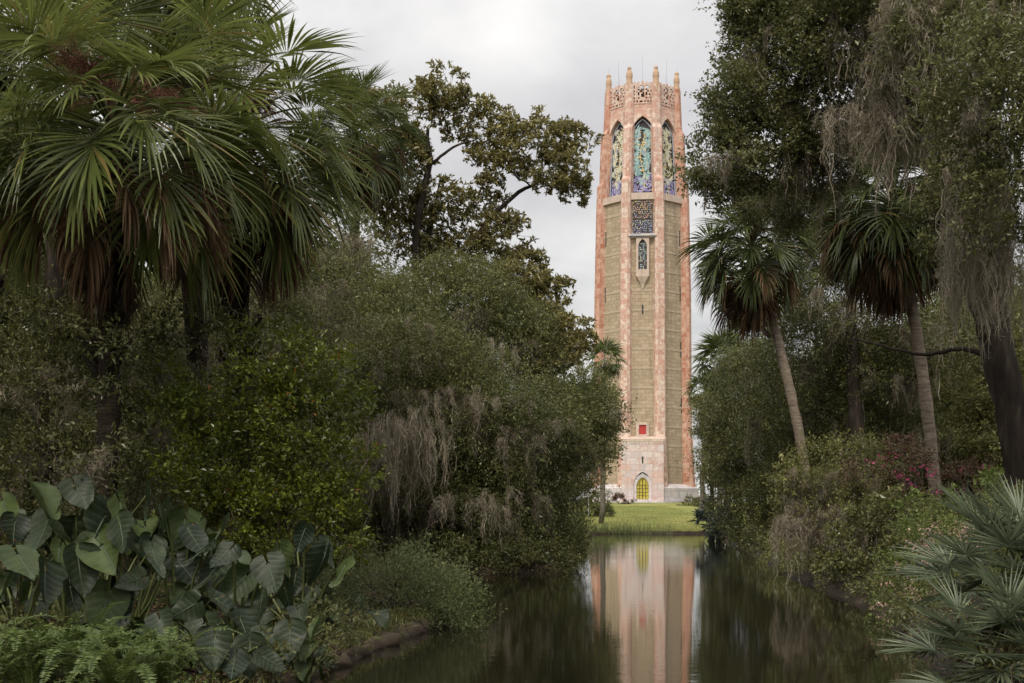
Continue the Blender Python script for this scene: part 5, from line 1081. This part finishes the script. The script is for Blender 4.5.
# leaf litter and small ground cover on the near bank
mb = MB(); n = 9000; x = rng.uniform(-6.5, -.9, n); y = rng.uniform(10, 24, n); k = pond_sd(x, y) > .12; x, y = x[k], y[k]; n = len(x)
leaf_quads(mb, np.stack([x, y, ground_z(x, y) + .015], 1), rng.standard_normal((n, 3)) * np.array([1, 1, .25]), np.stack([rng.normal(0, .3, n), rng.normal(0, .3, n), np.ones(n)], 1), rng.uniform(.05, .11, n), .04, .15)
o = mb.build('leaf_litter', 'litter'); o['kind'] = 'stuff'; o['label'] = 'dry brown leaf litter on the soil of the near bank'
mb = MB(); n = 9000; cx = rng.uniform(-6.5, -.9, 260); cy = rng.uniform(10.5, 23, 260); j = rng.integers(0, 260, n); x = cx[j] + rng.normal(0, .16, n); y = cy[j] + rng.normal(0, .16, n); k = pond_sd(x, y) > .05; x, y = x[k], y[k]; n = len(x)
leaf_quads(mb, np.stack([x, y, ground_z(x, y) + rng.uniform(.02, .16, n)], 1), rng.standard_normal((n, 3)) * np.array([1, 1, .5]), np.stack([rng.normal(0, .4, n), rng.normal(0, .4, n), np.ones(n)], 1), rng.uniform(.04, .09, n), .035, .15)
o = mb.build('ground_cover', 'leaf_fresh'); o['kind'] = 'stuff'; o['label'] = 'small green ground cover on the soil of the near bank'
for o in list(COL.objects):
    if 'label' in o.keys() and len(o['label'].split()) > 16: print('LONG', len(o['label'].split()), o['label'])
# unseen wood added behind and beside the viewer to close off the low sky
rng = np.random.default_rng(14)
for k, (x, y, sc) in enumerate([(-16, 8, 1.2), (-13, 19, 1.0), (-19, -3, 1.3), (-12, -12, 1.1), (-5, -17, 1.2), (3, -19, 1.1), (11, -16, 1.2), (17, -8, 1.2), (16, 3, 1.1), (18, 14, 1.1), (20, 26, 1.1), (-24, 16, 1.4)]):
    dup(protos[k % 3], (x, y, gz(x, y) - .1), k * 2.3, sc, 'unseen woodland tree added beside or behind the viewing place to close off low sky', 'unseen woodland trees added around the viewing place')
# fallen leaves and pollen specks afloat on the pond
mb = MB(); n = 420; x = rng.uniform(-2, 9, n); y = 12 + 60 * rng.random(n) ** 1.6; k = pond_sd(x, y) < -.05; k &= (pond_sd(x, y) > -1.3) | (rng.random(n) < .12); x, y = x[k], y[k]; n = len(x)
leaf_quads(mb, np.stack([x, y, np.full(n, .006)], 1), rng.standard_normal((n, 3)) * np.array([1, 1, 0]), np.tile([0, 0, 1.0], (n, 1)), rng.uniform(.03, .08, n), .025, .05)
o = mb.build('floating_leaves', 'litter'); o['kind'] = 'stuff'; o['label'] = 'fallen leaves floating on the pond near its banks'
# grass and creeping plants along the edging
mb = MB(); n = 5000; s_ = rng.random(n) * 6; x = np.interp(s_, range(7), ed[:, 0]) - np.abs(rng.normal(.05, .3, n)); y = np.interp(s_, range(7), ed[:, 1]) + rng.normal(0, .1, n); cl = .5 + .5 * np.sin(y * 5.1) * np.sin(y * 1.7 + x * 3); k = rng.random(n) < cl; x, y = x[k], y[k]; n = len(x)
leaf_quads(mb, np.stack([x, y, ground_z(x, y)], 1), np.stack([rng.normal(.35, .5, n), rng.normal(-.1, .5, n), np.ones(n) * .8], 1), rng.standard_normal((n, 3)), rng.uniform(.06, .20, n), .012, 0, curl=.35)
o = mb.build('bank_grass', 'leaf_olive'); o['kind'] = 'stuff'; o['label'] = 'tufts of long grass leaning over the stone edging'
